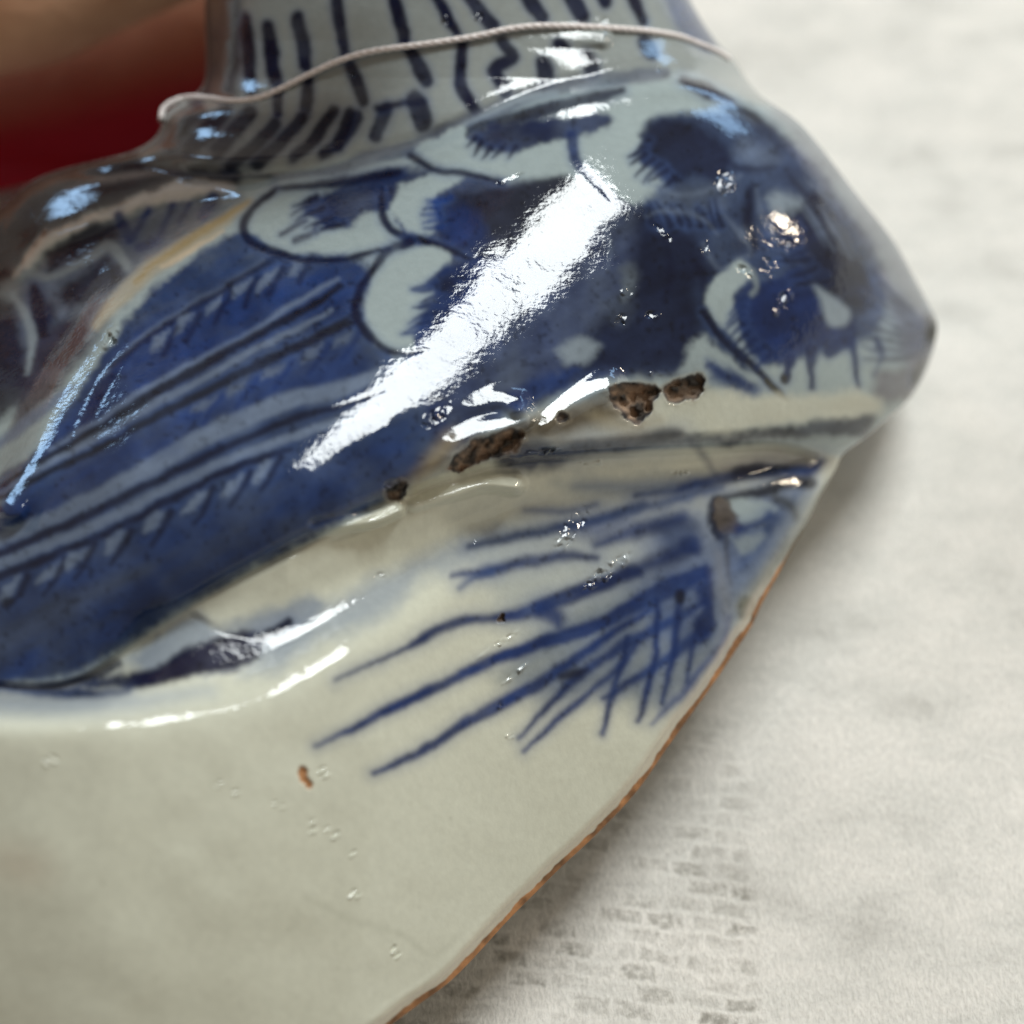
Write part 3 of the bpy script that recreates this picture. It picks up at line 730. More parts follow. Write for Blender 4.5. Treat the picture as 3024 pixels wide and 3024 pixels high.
    stroke([(1850, 1690), (1960, 1650), (2050, 1615)], [30, 40, 30], B * 0.75, 0.8, 12)
    stroke([(2150, 1750), (2240, 1650), (2330, 1540)], [20, 34, 12], PALEB * 1.2, 0.55, 14)
    stroke([(2200, 1790), (2270, 1690), (2330, 1610)], [26, 34, 14], (0.13, 0.13, 0.10), 0.6, 12)
    dot(2210, 1795, 26, 36, 0.5, (0.10, 0.10, 0.07), 0.8, 9)
    # long strokes
    stroke([(930, 2204), (1010, 2168), (1180, 2080), (1330, 2010), (1450, 1952), (1627, 1889), (1765, 1846), (1883, 1783), (2001, 1724), (2085, 1690)],
           [7, 18, 32, 30, 34, 40, 40, 46, 58, 40], B, 0.95, 6)
    stroke([(1102, 2284), (1180, 2250), (1270, 2202), (1400, 2120), (1450, 2093), (1568, 2034), (1686, 1956), (1816, 1869), (1922, 1798)],
           [14, 22, 26, 32, 36, 36, 28, 26, 14], B, 0.95, 6)
    stroke([(1529, 2180), (1627, 2078), (1725, 1983), (1843, 1908), (1981, 1834), (2079, 1779)], [8, 20, 26, 30, 28, 20], B, 0.9, 6)
    stroke([(1544, 2219), (1647, 2125), (1745, 2042), (1824, 1975), (1883, 1897)], [10, 22, 18, 20, 14], B * 1.2, 0.85, 6)
    stroke([(1777, 2164), (1804, 2066), (1832, 1975), (1855, 1889)], [14, 18, 18, 16], B, 0.88, 5)
    stroke([(1784, 2062), (1843, 2026), (1922, 1975), (2001, 1920), (2079, 1869)], [12, 18, 26, 28, 36], B, 0.88, 6)
    stroke([(1883, 2129), (1914, 2034), (1934, 1944), (1942, 1830), (1938, 1775)], [12, 22, 20, 20, 18], B * 0.85, 0.9, 5)
    stroke([(1957, 2078), (1977, 1983), (1993, 1897), (2005, 1779), (2013, 1750)], [12, 20, 24, 20, 26], B * 0.85, 0.9, 5)
    stroke([(2028, 2015), (2040, 1936), (2064, 1838)], [10, 16, 20], B, 0.85, 5)
    stroke([(1926, 2137), (2020, 2042), (2087, 1964), (2138, 1885), (2150, 1820)], [8, 22, 20, 16, 8], B * 1.5, 0.75, 7)
    stroke([(1660, 2000), (1700, 1990), (1730, 1978)], [24, 30, 12], NAVY, 0.8, 6)
    blob([(2040, 1735), (2100, 1690), (2108, 1780), (2112, 1860), (2064, 1892), (2050, 1830), (2070, 1790)], B * 0.8, 0.9, 10)
    dot(2012, 1756, 16, 20, 0, BLACK, 0.85, 6)
    stroke([(2120, 1640), (2140, 1760), (2150, 1860)], [20, 40, 16], (0.22, 0.23, 0.24), 0.55, 16)
    # middle brush strokes
    stroke([(990, 2010), (1080, 1965), (1181, 1926), (1259, 1880), (1362, 1833), (1440, 1828), (1543, 1807), (1673, 1761), (1800, 1715), (1880, 1688)],
           [5, 9, 14, 30, 34, 22, 40, 46, 46, 30], B * 0.85, 0.93, 7)
    stroke([(1600, 1800), (1640, 1822), (1652, 1845)], [50, 42, 16], B * 0.9, 0.88, 9)
    stroke([(1336, 1699), (1440, 1688), (1569, 1657), (1673, 1642), (1760, 1650)], [12, 28, 34, 30, 12], B * 0.9, 0.88, 8)
    stroke([(1357, 1735), (1400, 1708), (1450, 1692)], [6, 14, 18], WASH, 0.85, 7)
    stroke([(1388, 1616), (1518, 1585), (1647, 1559), (1780, 1530), (1900, 1490)], [14, 28, 32, 30, 16], WASH * 0.75, 0.88, 9)
    stroke([(1549, 1507), (1673, 1507), (1760, 1490)], [8, 18, 12], WASH, 0.75, 9)
    stroke([(1699, 1435), (1840, 1440), (1983, 1430)], [12, 28, 20], PALEB, 0.75, 12)
    stroke([(1650, 1560), (1760, 1570), (1850, 1540)], [20, 50, 20], B, 0.6, 16)
    # specks
    for (x, y, r) in [(300, 2600, 4), (1000, 2860, 4), (1210, 2370, 3), (760, 2650, 3), (1330, 2420, 3), (240, 2760, 3), (460, 2890, 4), (850, 2750, 3), (1230, 2690, 3)]:
        dot(x, y, r, r * 0.7, 0.4, (0.16, 0.15, 0.10), 0.6, 3)
    stroke([(905, 2655), (1040, 2715), (1170, 2755), (1250, 2810), (1290, 2815), (1345, 2770)], [3, 8, 9, 8, 8, 4], (0.33, 0.34, 0.27), 0.4, 8)
    dot(60, 2560, 90, 60, 0.2, (0.42, 0.33, 0.25), 0.35, 60)


paint_back()
paint_wing()
BRUSH['wide'] = 1.45
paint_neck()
BRUSH['wide'] = 1.18
paint_scallops()
BRUSH.update(soft=2.0, wide=1.08)
paint_base()

# cobalt never lies evenly: thick and thin passages, dark specks where it pooled
LUM = PAINT.mean(-1)
PIG = sstep(0.30, 0.06, LUM)
VAR = np.exp(PIG * (0.55 * vnoise(CX, CY, 110, 50, 4, 0.6) + 0.45 * STREAK * 0.6))
PAINT *= VAR[..., None] * (1 - 0.08 * PIG[..., None])
SPK = sstep(0.42, 0.62, vnoise(CX, CY, 17, 51, 2)) * PIG
PAINT *= (1 - 0.45 * SPK)[..., None]
k5 = np.array([1, 4, 6, 4, 1.0]) / 16
for _ax in (0, 1):
    PAINT = np.apply_along_axis(lambda r: np.convolve(np.pad(r, 2, mode='edge'), k5, 'valid'), _ax, PAINT)

# ------------------------------------------------------------------ glaze flaws: chips, pits, pitted patches
CHIPS = [  # closed outlines, depth
    ([(1318, 1384), (1335, 1350), (1362, 1330), (1400, 1300), (1470, 1275), (1530, 1278), (1542, 1298), (1520, 1330), (1460, 1352), (1400, 1372), (1352, 1396)], 34),
    ([(1785, 1165), (1820, 1140), (1880, 1132), (1930, 1130), (1955, 1150), (1925, 1185), (1918, 1225), (1890, 1262), (1860, 1250), (1825, 1210)], 36),
    ([(1955, 1150), (1985, 1125), (2040, 1110), (2078, 1130), (2070, 1168), (2025, 1186), (1975, 1184)], 26),
    ([(1642, 1228), (1670, 1216), (1692, 1222), (1680, 1240), (1655, 1246)], 14),
    ([(1136, 1460), (1160, 1432), (1195, 1420), (1204, 1446), (1186, 1478), (1150, 1480)], 16),
    ([(1464, 1832), (1480, 1814), (1494, 1812), (1490, 1838)], 12),
    ([(872, 2280), (890, 2256), (908, 2268), (912, 2296), (926, 2310), (914, 2324), (895, 2312)], 9),
]
CHIPMASK = np.zeros((NPX, NPX), int)
for i, (pts, dep) in enumerate(CHIPS):
    p = closed(pts)
    sl = box(p, 40)
    q = np.vstack([p, p[:1]])
    f = seg_field(sl, q, np.zeros(len(q)), True)
    ins = inside(BXW[sl], BYW[sl], p)
    f = np.where(ins, -f, f)
    rnd = vnoise(CX[sl], CY[sl], 26, 40 + i, 3)
    m = sstep(3, -3, f)
    if i in (0, 1, 2, 3, 4, 5):
        tone = np.clip(0.62 + 1.5 * rnd, 0.06, 1.9)[..., None] * CHIPC * (1.35 if i in (0, 1) else 0.9)
        rim = sstep(-16, 0, f) * m
        tone = tone * (1 - 0.75 * rim[..., None]) + BLACK * 0.9 * 0.75 * rim[..., None]
    else:
        tone = np.clip(0.9 + 0.4 * rnd, 0.5, 1.3)[..., None] * CLAY
    PAINT[sl] = PAINT[sl] * (1 - m[..., None]) + tone * m[..., None]
    GROOVE[sl] = np.maximum(GROOVE[sl], sstep(3, -dep * 0.6, f) * dep * (1.15 + 0.9 * rnd)) 
    ROUGH[sl] = ROUGH[sl] * (1 - m) + 0.75 * m
    if i < 5:
        hal_ = np.exp(-np.maximum(f, 0) / 14.0) * (1 - m) * 0.5 * np.clip(0.6 + rnd, 0, 1)
        PAINT[sl] = PAINT[sl] * (1 - hal_[..., None]) + np.array((0.07, 0.05, 0.03)) * hal_[..., None]
    edge_ = np.exp(-((f - 5) / 4.0) ** 2) * (0.18 if i < 5 else 0)
    PAINT[sl] = PAINT[sl] * (1 - edge_[..., None]) + np.array((0.40, 0.36, 0.28)) * edge_[..., None]
    CHIPMASK[sl] = np.where(f < 0, i + 1, CHIPMASK[sl])

# patches where the glaze boiled: fine crowded pits and blisters (x, y, half length, half width, angle, height)
PITS = [(1690, 1560, 95, 30, -0.95, 4.0), (1790, 1690, 95, 22, -0.62, 4.5), (1470, 1905, 75, 9, -0.6, 4.0), (1520, 1990, 50, 9, -0.7, 4.0),
        (2145, 540, 42, 36, 0.4, 5.0), (2270, 790, 34, 26, 0.7, 5.0), (2310, 895, 44, 22, -0.9, 5.0), (2325, 720, 22, 14, 0, 4.0),
        (2200, 800, 26, 12, 0.6, 4.0), (2080, 730, 16, 30, 0, 4.0), (1860, 860, 32, 20, -0.6, 5.0), (1830, 945, 30, 16, -0.4, 4.0),
        (1930, 930, 24, 12, 0, 4.0), (1960, 690, 40, 10, 0.8, 3.0), (1940, 1100, 30, 10, 0, 4.0), (1810, 1090, 24, 8, 0, 4.0),
        (1010, 2500, 75, 18, 1.0, 3.2), (1050, 2660, 46, 12, 1.6, 3.2), (1150, 2800, 75, 9, 1.0, 3.0), (925, 2440, 34, 12, 0.3, 3.2),
        (810, 2375, 34, 9, 0.1, 3.2), (665, 2318, 24, 9, 0, 3.2), (143, 2248, 40, 9, 0.25, 3.2), (960, 2290, 40, 8, 1.3, 3.0),
        (330, 1000, 40, 20, -1.0, 2.0), (690, 2345, 20, 6, 0, 2.0), (1100, 1960, 26, 8, -0.4, 3.5), (1130, 1700, 22, 10, 0, 3.5),
        (1480, 2085, 16, 8, 0, 3.5), (1505, 2175, 14, 8, 0.3, 3.5), (1500, 530, 50, 10, -0.35, 2.5), (1315, 60, 16, 14, 0, 3.5),
        (1412, 47, 14, 12, 0, 3.5), (1035, 220, 14, 8, 0, 3.0), (1780, 62, 16, 14, 0, 3.5), (1950, 200, 14, 14, 0, 3.0),
        (1600, 1335, 60, 10, -0.2, 3.0), (1760, 1366, 70, 6, 0, 3.0), (2010, 1396, 26, 8, 0, 4.0),
        (1290, 1230, 60, 26, -0.6, 2.5), (1400, 1600, 40, 6, -0.5, 2.5), (1170, 1440, 40, 26, 0, 2.5)]
PEEL = np.zeros((NPX, NPX))


def sample(img, x, y):
    fx = np.clip((x - LO) / RES, 0, NPX - 1.001); fy = np.clip((y - LO) / RES, 0, NPX - 1.001)
    ix = fx.astype(int); iy = fy.astype(int); tx = fx - ix; ty = fy - iy
    if img.ndim == 3:
        tx = tx[..., None]; ty = ty[..., None]
    return (img[iy, ix] * (1 - tx) + img[iy, ix + 1] * tx) * (1 - ty) + (img[iy + 1, ix] * (1 - tx) + img[iy + 1, ix + 1] * tx) * ty


# ------------------------------------------------------------------ figurine: form
def ramp_int(u, a, rate, lim):
    """integral of a slope that grows from 0 beyond a at the given rate up to lim"""
    t = np.maximum(u - a, 0); tm = lim / rate
    return np.where(t < tm, 0.5 * rate * t * t, 0.5 * rate * tm * tm + lim * (t - tm))


def form(x, y):
    # upper body: a barrel whose axis runs up to the right
    dx = x - 1400.0; dy = 950.0 - y
    u = 0.73 * dx + 0.685 * dy
    v = -0.685 * dx + 0.73 * dy
    G = 0.606 * u + ramp_int(u, 520, 0.0013, 1.2) + ramp_int(-u, 560, 0.0009, 0.62)
    R = 600.0
    vq = np.minimum(v, 480.0)
    vx = np.maximum(v - 480.0, 0)
    up = -G - 0.287 * v - vq * vq / (2 * R) - vx * 480.0 / R - vx * vx / 5200.0
    # the back behind the wing's top edge
    dw = (y - WG(x)) / np.sqrt(1 + WG.slope(x) ** 2)
    fade = sstep(950, 700, x)
    step = sstep(0, -120, dw)
    up = up - fade * (90 * step + 0.15 * np.maximum(-dw - 20, 0)) + fade * 8 * np.exp(-((dw - 34) / 34) ** 2)
    # rib along the far wing
    rx = np.clip(x, 60, 760)
    yr = np.interp(rx, [60, 138, 275, 393, 492, 629, 760], [800, 706, 656, 606, 566, 552, 560])
    up = up + 34 * np.exp(-((y - yr) / 26) ** 2) * sstep(20, 140, x) * sstep(780, 640, x)
    # neck
    xl = XL(y); xr = XR(y)
    xc = 0.5 * (xl + xr) ; hw = 0.5 * (xr - xl) + 4
    nb = np.interp(y, [-900, -400, 0, 120, 230, 330, 450, 600], [-820, -720, -680, -655, -610, -530, -440, -340])
    yy = np.clip((x - xc) / hw, -1, 1)
    neck = nb - 620 * (1 - np.sqrt(np.maximum(1 - 0.93 * yy * yy, 0.0)))
    dn = (y - NK(x)) / np.sqrt(1 + NK.slope(x) ** 2)
    k = sstep(-46, 40, dn)
    top = neck * (1 - k) + up * k - 11 * np.exp(-((dn + 8) / 26) ** 2) + 16 * np.exp(-((dn - 46) / 36) ** 2)
    # lower body and base
    t = (y - YF(x)) / np.sqrt(1 + YF.slope(x) ** 2)
    w = 22.0
    # steep above the fold, nearly facing the viewer below it
    soft = w * np.logaddexp(0, -t / w)
    low = BF(x) - 0.95 * soft + 0.32 * np.maximum(-t - 120, 0) + 0.14 * t - np.maximum(t - 60, 0) ** 2 / 7000.0
    dc = (y - CR(x)) / np.sqrt(1 + CR.slope(x) ** 2)
    gap = low - (up - 110 * sstep(150, 450, x) * sstep(1350, 1050, x))
    ledge = np.interp(x, [850, 1250], [15, 100])
    low = low + np.maximum(-(gap + ledge), 0) * np.exp(-(np.maximum(dc, 0) / 150.0) ** 2)
    low = low - np.maximum(gap + 30, 0) * np.exp(-(np.maximum(dc, 0) / 72.0) ** 2)
    low = low - np.interp(x, [850, 1250], [4, 18]) * np.exp(-((dc - 40) / 36) ** 2)
    lip = sstep(-60, 0, dc)
    back_ = np.clip(1 + dc / 230.0, 0, 1)
    upl = top - 40 * lip * lip * sstep(300, 900, x) - 110 * back_ * back_ * sstep(150, 450, x) * sstep(1350, 1050, x)
    kk = sstep(-10, 26, dc)
    return upl * (1 - kk) + low * kk


def local_slope(x, y, e=14.0):
    q = lambda a, b: float(form(np.array([a]), np.array([b]))[0])
    return np.array(((q(x + e, y) - q(x - e, y)) / (2 * e), (q(x, y + e) - q(x, y - e)) / (2 * e)))


# blistered glaze: each patch is a crowd of tiny facets
fr_rng = np.random.default_rng(21)
for (x, y, a, b, an, h) in PITS:
    sl = box([(x - a, y - a), (x + a, y + a)], 12)
    if sl[0].start >= sl[0].stop or sl[1].start >= sl[1].stop:
        continue
    X = CX[sl]; Y = CY[sl]
    ca, sa = math.cos(an), math.sin(an)
    r = (((X - x) * ca + (Y - y) * sa) / a) ** 2 + ((-(X - x) * sa + (Y - y) * ca) / b) ** 2
    m = sstep(1.2, 0.5, r)
    n = max(3, int(math.pi * a * b / 330.0))
    t = fr_rng.random(n) * 2 * np.pi; q = np.sqrt(fr_rng.random(n)) * 1.05
    px = x + a * q * np.cos(t) * ca - b * q * np.sin(t) * sa
    py = y + a * q * np.cos(t) * sa + b * q * np.sin(t) * ca
    best = np.full(X.shape, 1e9); dz = np.zeros(X.shape)
    ls = local_slope(x, y)
    if y > 2200:                                   # burst bubbles in the clear glaze: single small scars
        for i in range(max(2, int(n * 0.3))):
            g = mirror_slope(x, y, WIN) - ls + fr_rng.normal(0, 0.03, 2)
            rad_ = fr_rng.uniform(6, 9); an2 = math.atan2(g[1], g[0]) + math.pi / 2 + fr_rng.normal(0, 0.25)
            ex = (X - px[i]) * math.cos(an2) + (Y - py[i]) * math.sin(an2); ey = -(X - px[i]) * math.sin(an2) + (Y - py[i]) * math.cos(an2)
            w_ = sstep(1.15, 0.92, np.sqrt((ex / (rad_ * 2.0)) ** 2 + (ey / rad_) ** 2))
            PEEL[sl] = PEEL[sl] * (1 - w_) - w_ * (g[0] * (X - px[i]) + g[1] * (Y - py[i]))
        continue
    for i in range(n):
        k = fr_rng.random()
        if k < 0.5:
            g = mirror_slope(x, y, WIN) - ls + fr_rng.normal(0, 0.05, 2)
        elif k < 0.7:
            g = mirror_slope(x, y, LAMP) - ls + fr_rng.normal(0, 0.04, 2)
        else:
            g = fr_rng.normal(0, 0.25, 2)
        d = (X - px[i]) ** 2 + (Y - py[i]) ** 2
        new = d < best
        best = np.where(new, d, best)
        dz = np.where(new, g[0] * (X - px[i]) + g[1] * (Y - py[i]), dz)
    PEEL[sl] -= m * np.clip(dz, -13, 13)

# thick runs of glaze along the ledge, whose crests turn to the window
SHEEN = [([(1345, 1282), (1400, 1266), (1480, 1250), (1542, 1228)], 26), ([(1612, 1232), (1680, 1178), (1750, 1142), (1800, 1130)], 30),
         ([(1225, 1472), (1330, 1444), (1430, 1418), (1520, 1426)], 22), ([(935, 1556), (1010, 1544), (1100, 1530), (1172, 1500)], 16),
         ([(1400, 1180), (1470, 1172), (1530, 1190)], 26), ([(1560, 100), (1660, 104), (1780, 112)], 20)]
SHEEN = [(p_, w_, WIN) for p_, w_ in SHEEN] + [([(350, 960), (268, 1085), (205, 1205), (128, 1348), (30, 1492)], 42, to_frame(bpy.data.objects['side_window_light']))]
for pts, hw, src in SHEEN:
    p = catmull(pts, 8)
    sl = box(p, hw * 2.2)
    X = CX[sl]; Y = CY[sl]
    best = np.full(X.shape, 1e9); dz = np.zeros(X.shape); run = 0.0
    for i in range(len(p) - 1):
        a_, b_ = p[i], p[i + 1]; d = b_ - a_; L = math.hypot(*d); nrm = np.array((-d[1], d[0])) / L
        mx_, my_ = 0.5 * (a_ + b_)
        want = mirror_slope(mx_, my_, src) - local_slope(mx_, my_)
        across = float(np.clip(want @ nrm, -1.2, 1.2))
        along = float(np.clip(want @ (d / L), -0.4, 0.4))
        t = np.clip(((X - a_[0]) * d[0] + (Y - a_[1]) * d[1]) / (L * L), 0, 1)
        dist = np.hypot(X - a_[0] - t * d[0], Y - a_[1] - t * d[1])
        sd = (X - a_[0]) * nrm[0] + (Y - a_[1]) * nrm[1]
        new = dist < best
        best = np.where(new, dist, best)
        dz = np.where(new, across * sd + run + along * t * L, dz)
        run += along * L
    PEEL[sl] -= sstep(hw * 2.0, hw * 0.5, best) * dz


def finish_form(x, y):
    h = form(x, y)
    xl = XL(y); xr = XR(y)
    wd = np.maximum(xr - xl, 1)
    dr = np.maximum(xr - x, 0) / np.sqrt(1 + XR.slope(y) ** 2)
    dl = np.maximum(x - xl, 0) / np.sqrt(1 + XL.slope(y) ** 2)
    rr = np.interp(y, [-900, 0, 300, 500, 900, 1100, 1300, 1400, 1600, 2000, 3000, 4300], [260, 240, 200, 240, 260, 230, 110, 70, 90, 75, 60, 400])
    rl = np.interp(y, [-900, 0, 300, 400, 620, 1200, 4300], [260, 200, 120, 110, 150, 700, 700])
    rr = np.minimum(rr, 0.5 * wd); rl = np.minimum(rl, 0.5 * wd)
    tr = np.clip(1 - dr / np.maximum(rr, 1), 0, 1); tl = np.clip(1 - dl / np.maximum(rl, 1), 0, 1)
    h = h - rr * (1 - np.sqrt(np.maximum(1 - tr * tr, 0))) - rl * (1 - np.sqrt(np.maximum(1 - tl * tl, 0)))
    # the foot: glaze stops just above the bare edge
    foot = sstep(1540, 1720, y)
    h = h - foot * 10 * sstep(34, 26, dr) + foot * 3.5 * np.exp(-((dr - 44) / 14) ** 2)
    return h, dr


ys = np.concatenate([np.linspace(-900, -60, 46)[:-1], np.arange(-60, 3084, 3.7), np.linspace(3086, 4250, 70)])
NY = len(ys)
tl_ = np.linspace(0, 1, 40)[:-1]
tr_ = np.linspace(0, 1, 740)
tr_ = 0.72 * tr_ + 0.28 * (1 - (1 - tr_) ** 2.4)
GX = np.empty((NY, len(tl_) + len(tr_)))
for j, y in enumerate(ys):
    l = float(XL(y)); r = float(XR(y))
    a0 = l + min(60.0, 0.25 * (r - l))
    a = max(a0, -50.0) + 0.0
    a = min(a, l + 0.9 * (r - l))
    GX[j, :len(tl_)] = l + (a - l) * tl_ ** 1.7
    GX[j, len(tl_):] = a + (r - a) * tr_
GY = np.repeat(ys[:, None], GX.shape[1], 1)
NX = GX.shape[1]
H, DR = finish_form(GX, GY)
inb = (GX > LO) & (GX < HI) & (GY > LO) & (GY < HI)
colour = np.where(inb[..., None], sample(PAINT, GX, GY), np.where((GY > CR(GX))[..., None], CREAM, WASH))
H = H - np.where(inb, sample(GROOVE, GX, GY) + sample(PEEL, GX, GY), 0)
rough = np.where(inb, sample(ROUGH, GX, GY), 0.06)
# glaze is never quite even
H = H + 7.5 * vnoise(GX, GY, 230, 80, 2)
# bare clay on the foot edge
ragged = 25 + 13 * vnoise(GX, GY, 110, 81) + 5 * vnoise(GX, GY, 22, 82)
clay_w = np.interp(GY, [1500, 1640, 1760, 2000, 2300, 2700, 3024, 4300], [0, 5, 13, 17, 18, 16, 16, 16]) * ragged / 27.0
foot_mask = (DR < clay_w) & (GY > 1560)
cl_tone = np.clip(0.85 + 0.75 * vnoise(GX, GY, 45, 83, 4), 0.25, 1.4)[..., None] * CLAY
fm = sstep(3, -3, DR - clay_w) * (GY > 1560)
colour = colour * (1 - fm[..., None]) + cl_tone * fm[..., None]
halo = np.exp(-((DR - clay_w - 12) / 14) ** 2) * sstep(1650, 1800, GY) * (1 - fm)
colour = colour * (1 - 0.5 * halo[..., None]) + np.array((0.56, 0.48, 0.38)) * 0.5 * halo[..., None]
rough = rough * (1 - fm) + 0.85 * fm
H = H + fm * 3 * vnoise(GX, GY, 9, 84, 2)
nub = sstep(46, 20, DR) * np.exp(-((GY - 985) / 42.0) ** 2)
colour = colour * (1 - nub[..., None]) + OLIVE * 0.5 * nub[..., None]
rough = rough * (1 - nub) + 0.5 * nub
# dark olive seam higher up on the edge
sm = sstep(16, 4, DR) * sstep(1380, 1440, GY) * sstep(1690, 1600, GY) * 0.75
colour = colour * (1 - sm[..., None]) + OLIVE * 2.0 * sm[..., None]

# back of the figurine
NB = 26
tb = 0.5 - 0.5 * np.cos(np.linspace(0, np.pi, NB + 2)[1:-1])
BX = GX[:, -1:] + (GX[:, :1] - GX[:, -1:]) * tb[None, :]
BY = np.repeat(ys[:, None], NB, 1)
csil = H[:, -1:] + (H[:, :1] - H[:, -1:]) * tb[None, :]
bul = np.sqrt(np.maximum(1 - (2 * tb - 1) ** 4, 0))[None, :]
thick = np.interp(ys, [-900, -700, 0, 600, 1500, 3000, 4000, 4250], [60, 500, 900, 900, 1000, 900, 400, 30])[:, None]
BC = np.maximum(csil - thick * bul, np.minimum(cloth_c(BY) + 110, csil - 10))
PTS = np.concatenate([place(GX, GY, H).reshape(-1, 3), place(BX, BY, BC).reshape(-1, 3)])
COLR = np.concatenate([colour.reshape(-1, 3), np.tile(WHITE, (NY * NB, 1))])
RGH = np.concatenate([rough.reshape(-1), np.full(NY * NB, 0.06)])
fi = np.arange(NY * NX).reshape(NY, NX)
bi = NY * NX + np.arange(NY * NB).reshape(NY, NB)
ring = np.concatenate([fi, bi, fi[:, :1]], 1)
FACES = np.stack([ring[:-1, :-1], ring[1:, :-1], ring[1:, 1:], ring[:-1, 1:]], -1)
nring = FACES.shape[1]
FACES = FACES.reshape(-1, 4)
caps = [np.concatenate([fi[0], bi[0]]), np.concatenate([fi[-1], bi[-1]])[::-1]]
# vertex normals over the whole skin
P0, P1, P2, P3 = (PTS[FACES[:, k]] for k in range(4))
fn = np.cross(P2 - P0, P3 - P1)
VN = np.zeros_like(PTS)
for k in range(4):
    for ax in range(3):
        VN[:, ax] += np.bincount(FACES[:, k], weights=fn[:, ax], minlength=len(PTS))
VN /= np.maximum(np.linalg.norm(VN, axis=1, keepdims=True), 1e-20)

# ---- which part each face belongs to
allx = np.concatenate([GX.reshape(-1), BX.reshape(-1)])
ally = np.concatenate([GY.reshape(-1), BY.reshape(-1)])
fx = allx[FACES].mean(1); fy = ally[FACES].mean(1)
colid = np.tile(np.arange(nring), NY - 1)
front = colid < NX - 1
lab = np.zeros(len(FACES), int)                          # 0 body
LABELS = {0: 'body'}
lab[fy < NK(fx)] = 1; LABELS[1] = 'neck'
wing_poly = closed([(760, 560), (640, 668), (520, 755), (420, 842), (330, 942), (250, 1068), (180, 1180), (100, 1315), (0, 1462), (-200, 1650), (-450, 1820),
                    (-450, 2055), (-60, 2012), (90, 2018), (240, 1996), (420, 1876), (600, 1768), (800, 1658), (980, 1566), (1150, 1474),
                    (1320, 1388), (1500, 1348), (1700, 1325), (1900, 1230), (2090, 1170), (2110, 1000), (2070, 860), (2000, 680), (1930, 540), (1870, 340),
                    (1760, 320), (1560, 340), (1380, 365), (1230, 455), (1060, 515), (900, 540)])
wm_ = inside(fx, fy, wing_poly) & front & (fy > NK(fx) + 10)
lab[wm_] = 2; LABELS[2] = 'wing'
FEATHERS = [
    [(727, 682), (745, 630), (812, 560), (900, 560), (1000, 532), (1195, 500), (1150, 600), (1165, 680), (1190, 730), (1111, 752), (914, 760), (800, 738)],
    [(1145, 625), (1166, 575), (1233, 518), (1321, 503), (1480, 548), (1720, 520), (1700, 590), (1611, 673), (1518, 735), (1430, 790), (1380, 768), (1260, 716), (1180, 690)],
    [(1072, 890), (1100, 805), (1171, 740), (1248, 722), (1360, 765), (1500, 762), (1500, 860), (1420, 990), (1300, 1050), (1175, 1045), (1110, 1005), (1080, 950)],
    [(1228, 456), (1311, 388), (1400, 366), (1570, 345), (1690, 345), (1692, 466), (1569, 505), (1466, 524), (1336, 500)],
    [(1715, 440), (1740, 345), (1860, 345), (1905, 404), (1900, 480), (1950, 560), (1880, 610), (1790, 570), (1725, 490)],
    [(-50, 1625), (207, 1486), (414, 1374), (621, 1256), (828, 1166), (1000, 1128), (1130, 1080), (1140, 1160), (1000, 1222), (828, 1276), (621, 1362), (310, 1516), (-50, 1676)],
    [(-50, 1682), (310, 1520), (621, 1366), (828, 1280), (1000, 1226), (1130, 1190), (1280, 1330), (1150, 1450), (980, 1550), (800, 1640), (600, 1750), (420, 1856), (240, 1974), (90, 1998), (-50, 1996)],
    [(-50, 1475), (155, 1375), (362, 1270), (518, 1180), (776, 1045), (1050, 900), (1090, 980), (1120, 1070), (1000, 1122), (828, 1160), (621, 1250), (414, 1368), (207, 1480), (-50, 1612)],
    [(330, 1090), (450, 992), (600, 898), (720, 820), (850, 755), (1010, 760), (1060, 830), (1040, 890), (776, 1030), (518, 1166), (300, 1250), (150, 1340), (60, 1400), (190, 1220)],
]
cur = 10
for poly in FEATHERS:
    s = inside(fx, fy, closed(poly)) & front & (lab == 2)
    lab[s] = cur; LABELS[cur] = 'feather'; cur += 1
breast_poly = closed([(2072, 865), (2109, 820), (2180, 762), (2290, 810), (2345, 690), (2300, 640), (2404, 555), (2470, 629), (2530, 727), (2570, 806), (2580, 896),
                      (2530, 1002), (2443, 1040), (2384, 1046), (2341, 1090), (2270, 1100), (2168, 1030), (2095, 935)])
s = inside(fx, fy, breast_poly) & front & (lab == 0)
lab[s] = 5; LABELS[5] = 'breast_feather'
vm = foot_mask.reshape(-1)
fvm = np.zeros(len(FACES), bool)
fr = np.where(front)[0]
fvm[fr] = vm[FACES[fr]].sum(1) >= 2
lab[fvm & (fy > 1560)] = 3; LABELS[3] = 'foot_rim'
cm = CHIPMASK[np.clip(((fy - LO) / RES).astype(int), 0, NPX - 1), np.clip(((fx - LO) / RES).astype(int), 0, NPX - 1)]
cm = np.where(front & (fx > LO) & (fx < HI) & (fy > LO) & (fy < HI), cm, 0)
for i in range(len(CHIPS)):
    s = cm == i + 1
    lab[s] = 30 + i; LABELS[30 + i] = 'chip'

glaze = glaze_material('painted_glaze', 'decoration')
clay = glaze_material('bare_clay', 'decoration', 1.6)

bird = bpy.data.objects.new('bird_figurine', None)
COL.objects.link(bird)
bird.empty_display_size = 0.01
BASE = place(1900, 2339, -300)
bird.location = Vector(BASE)
bird['label'] = 'blue and white glazed porcelain bird figurine with chipped wing edge and bare clay foot'
bird['category'] = 'figurine'


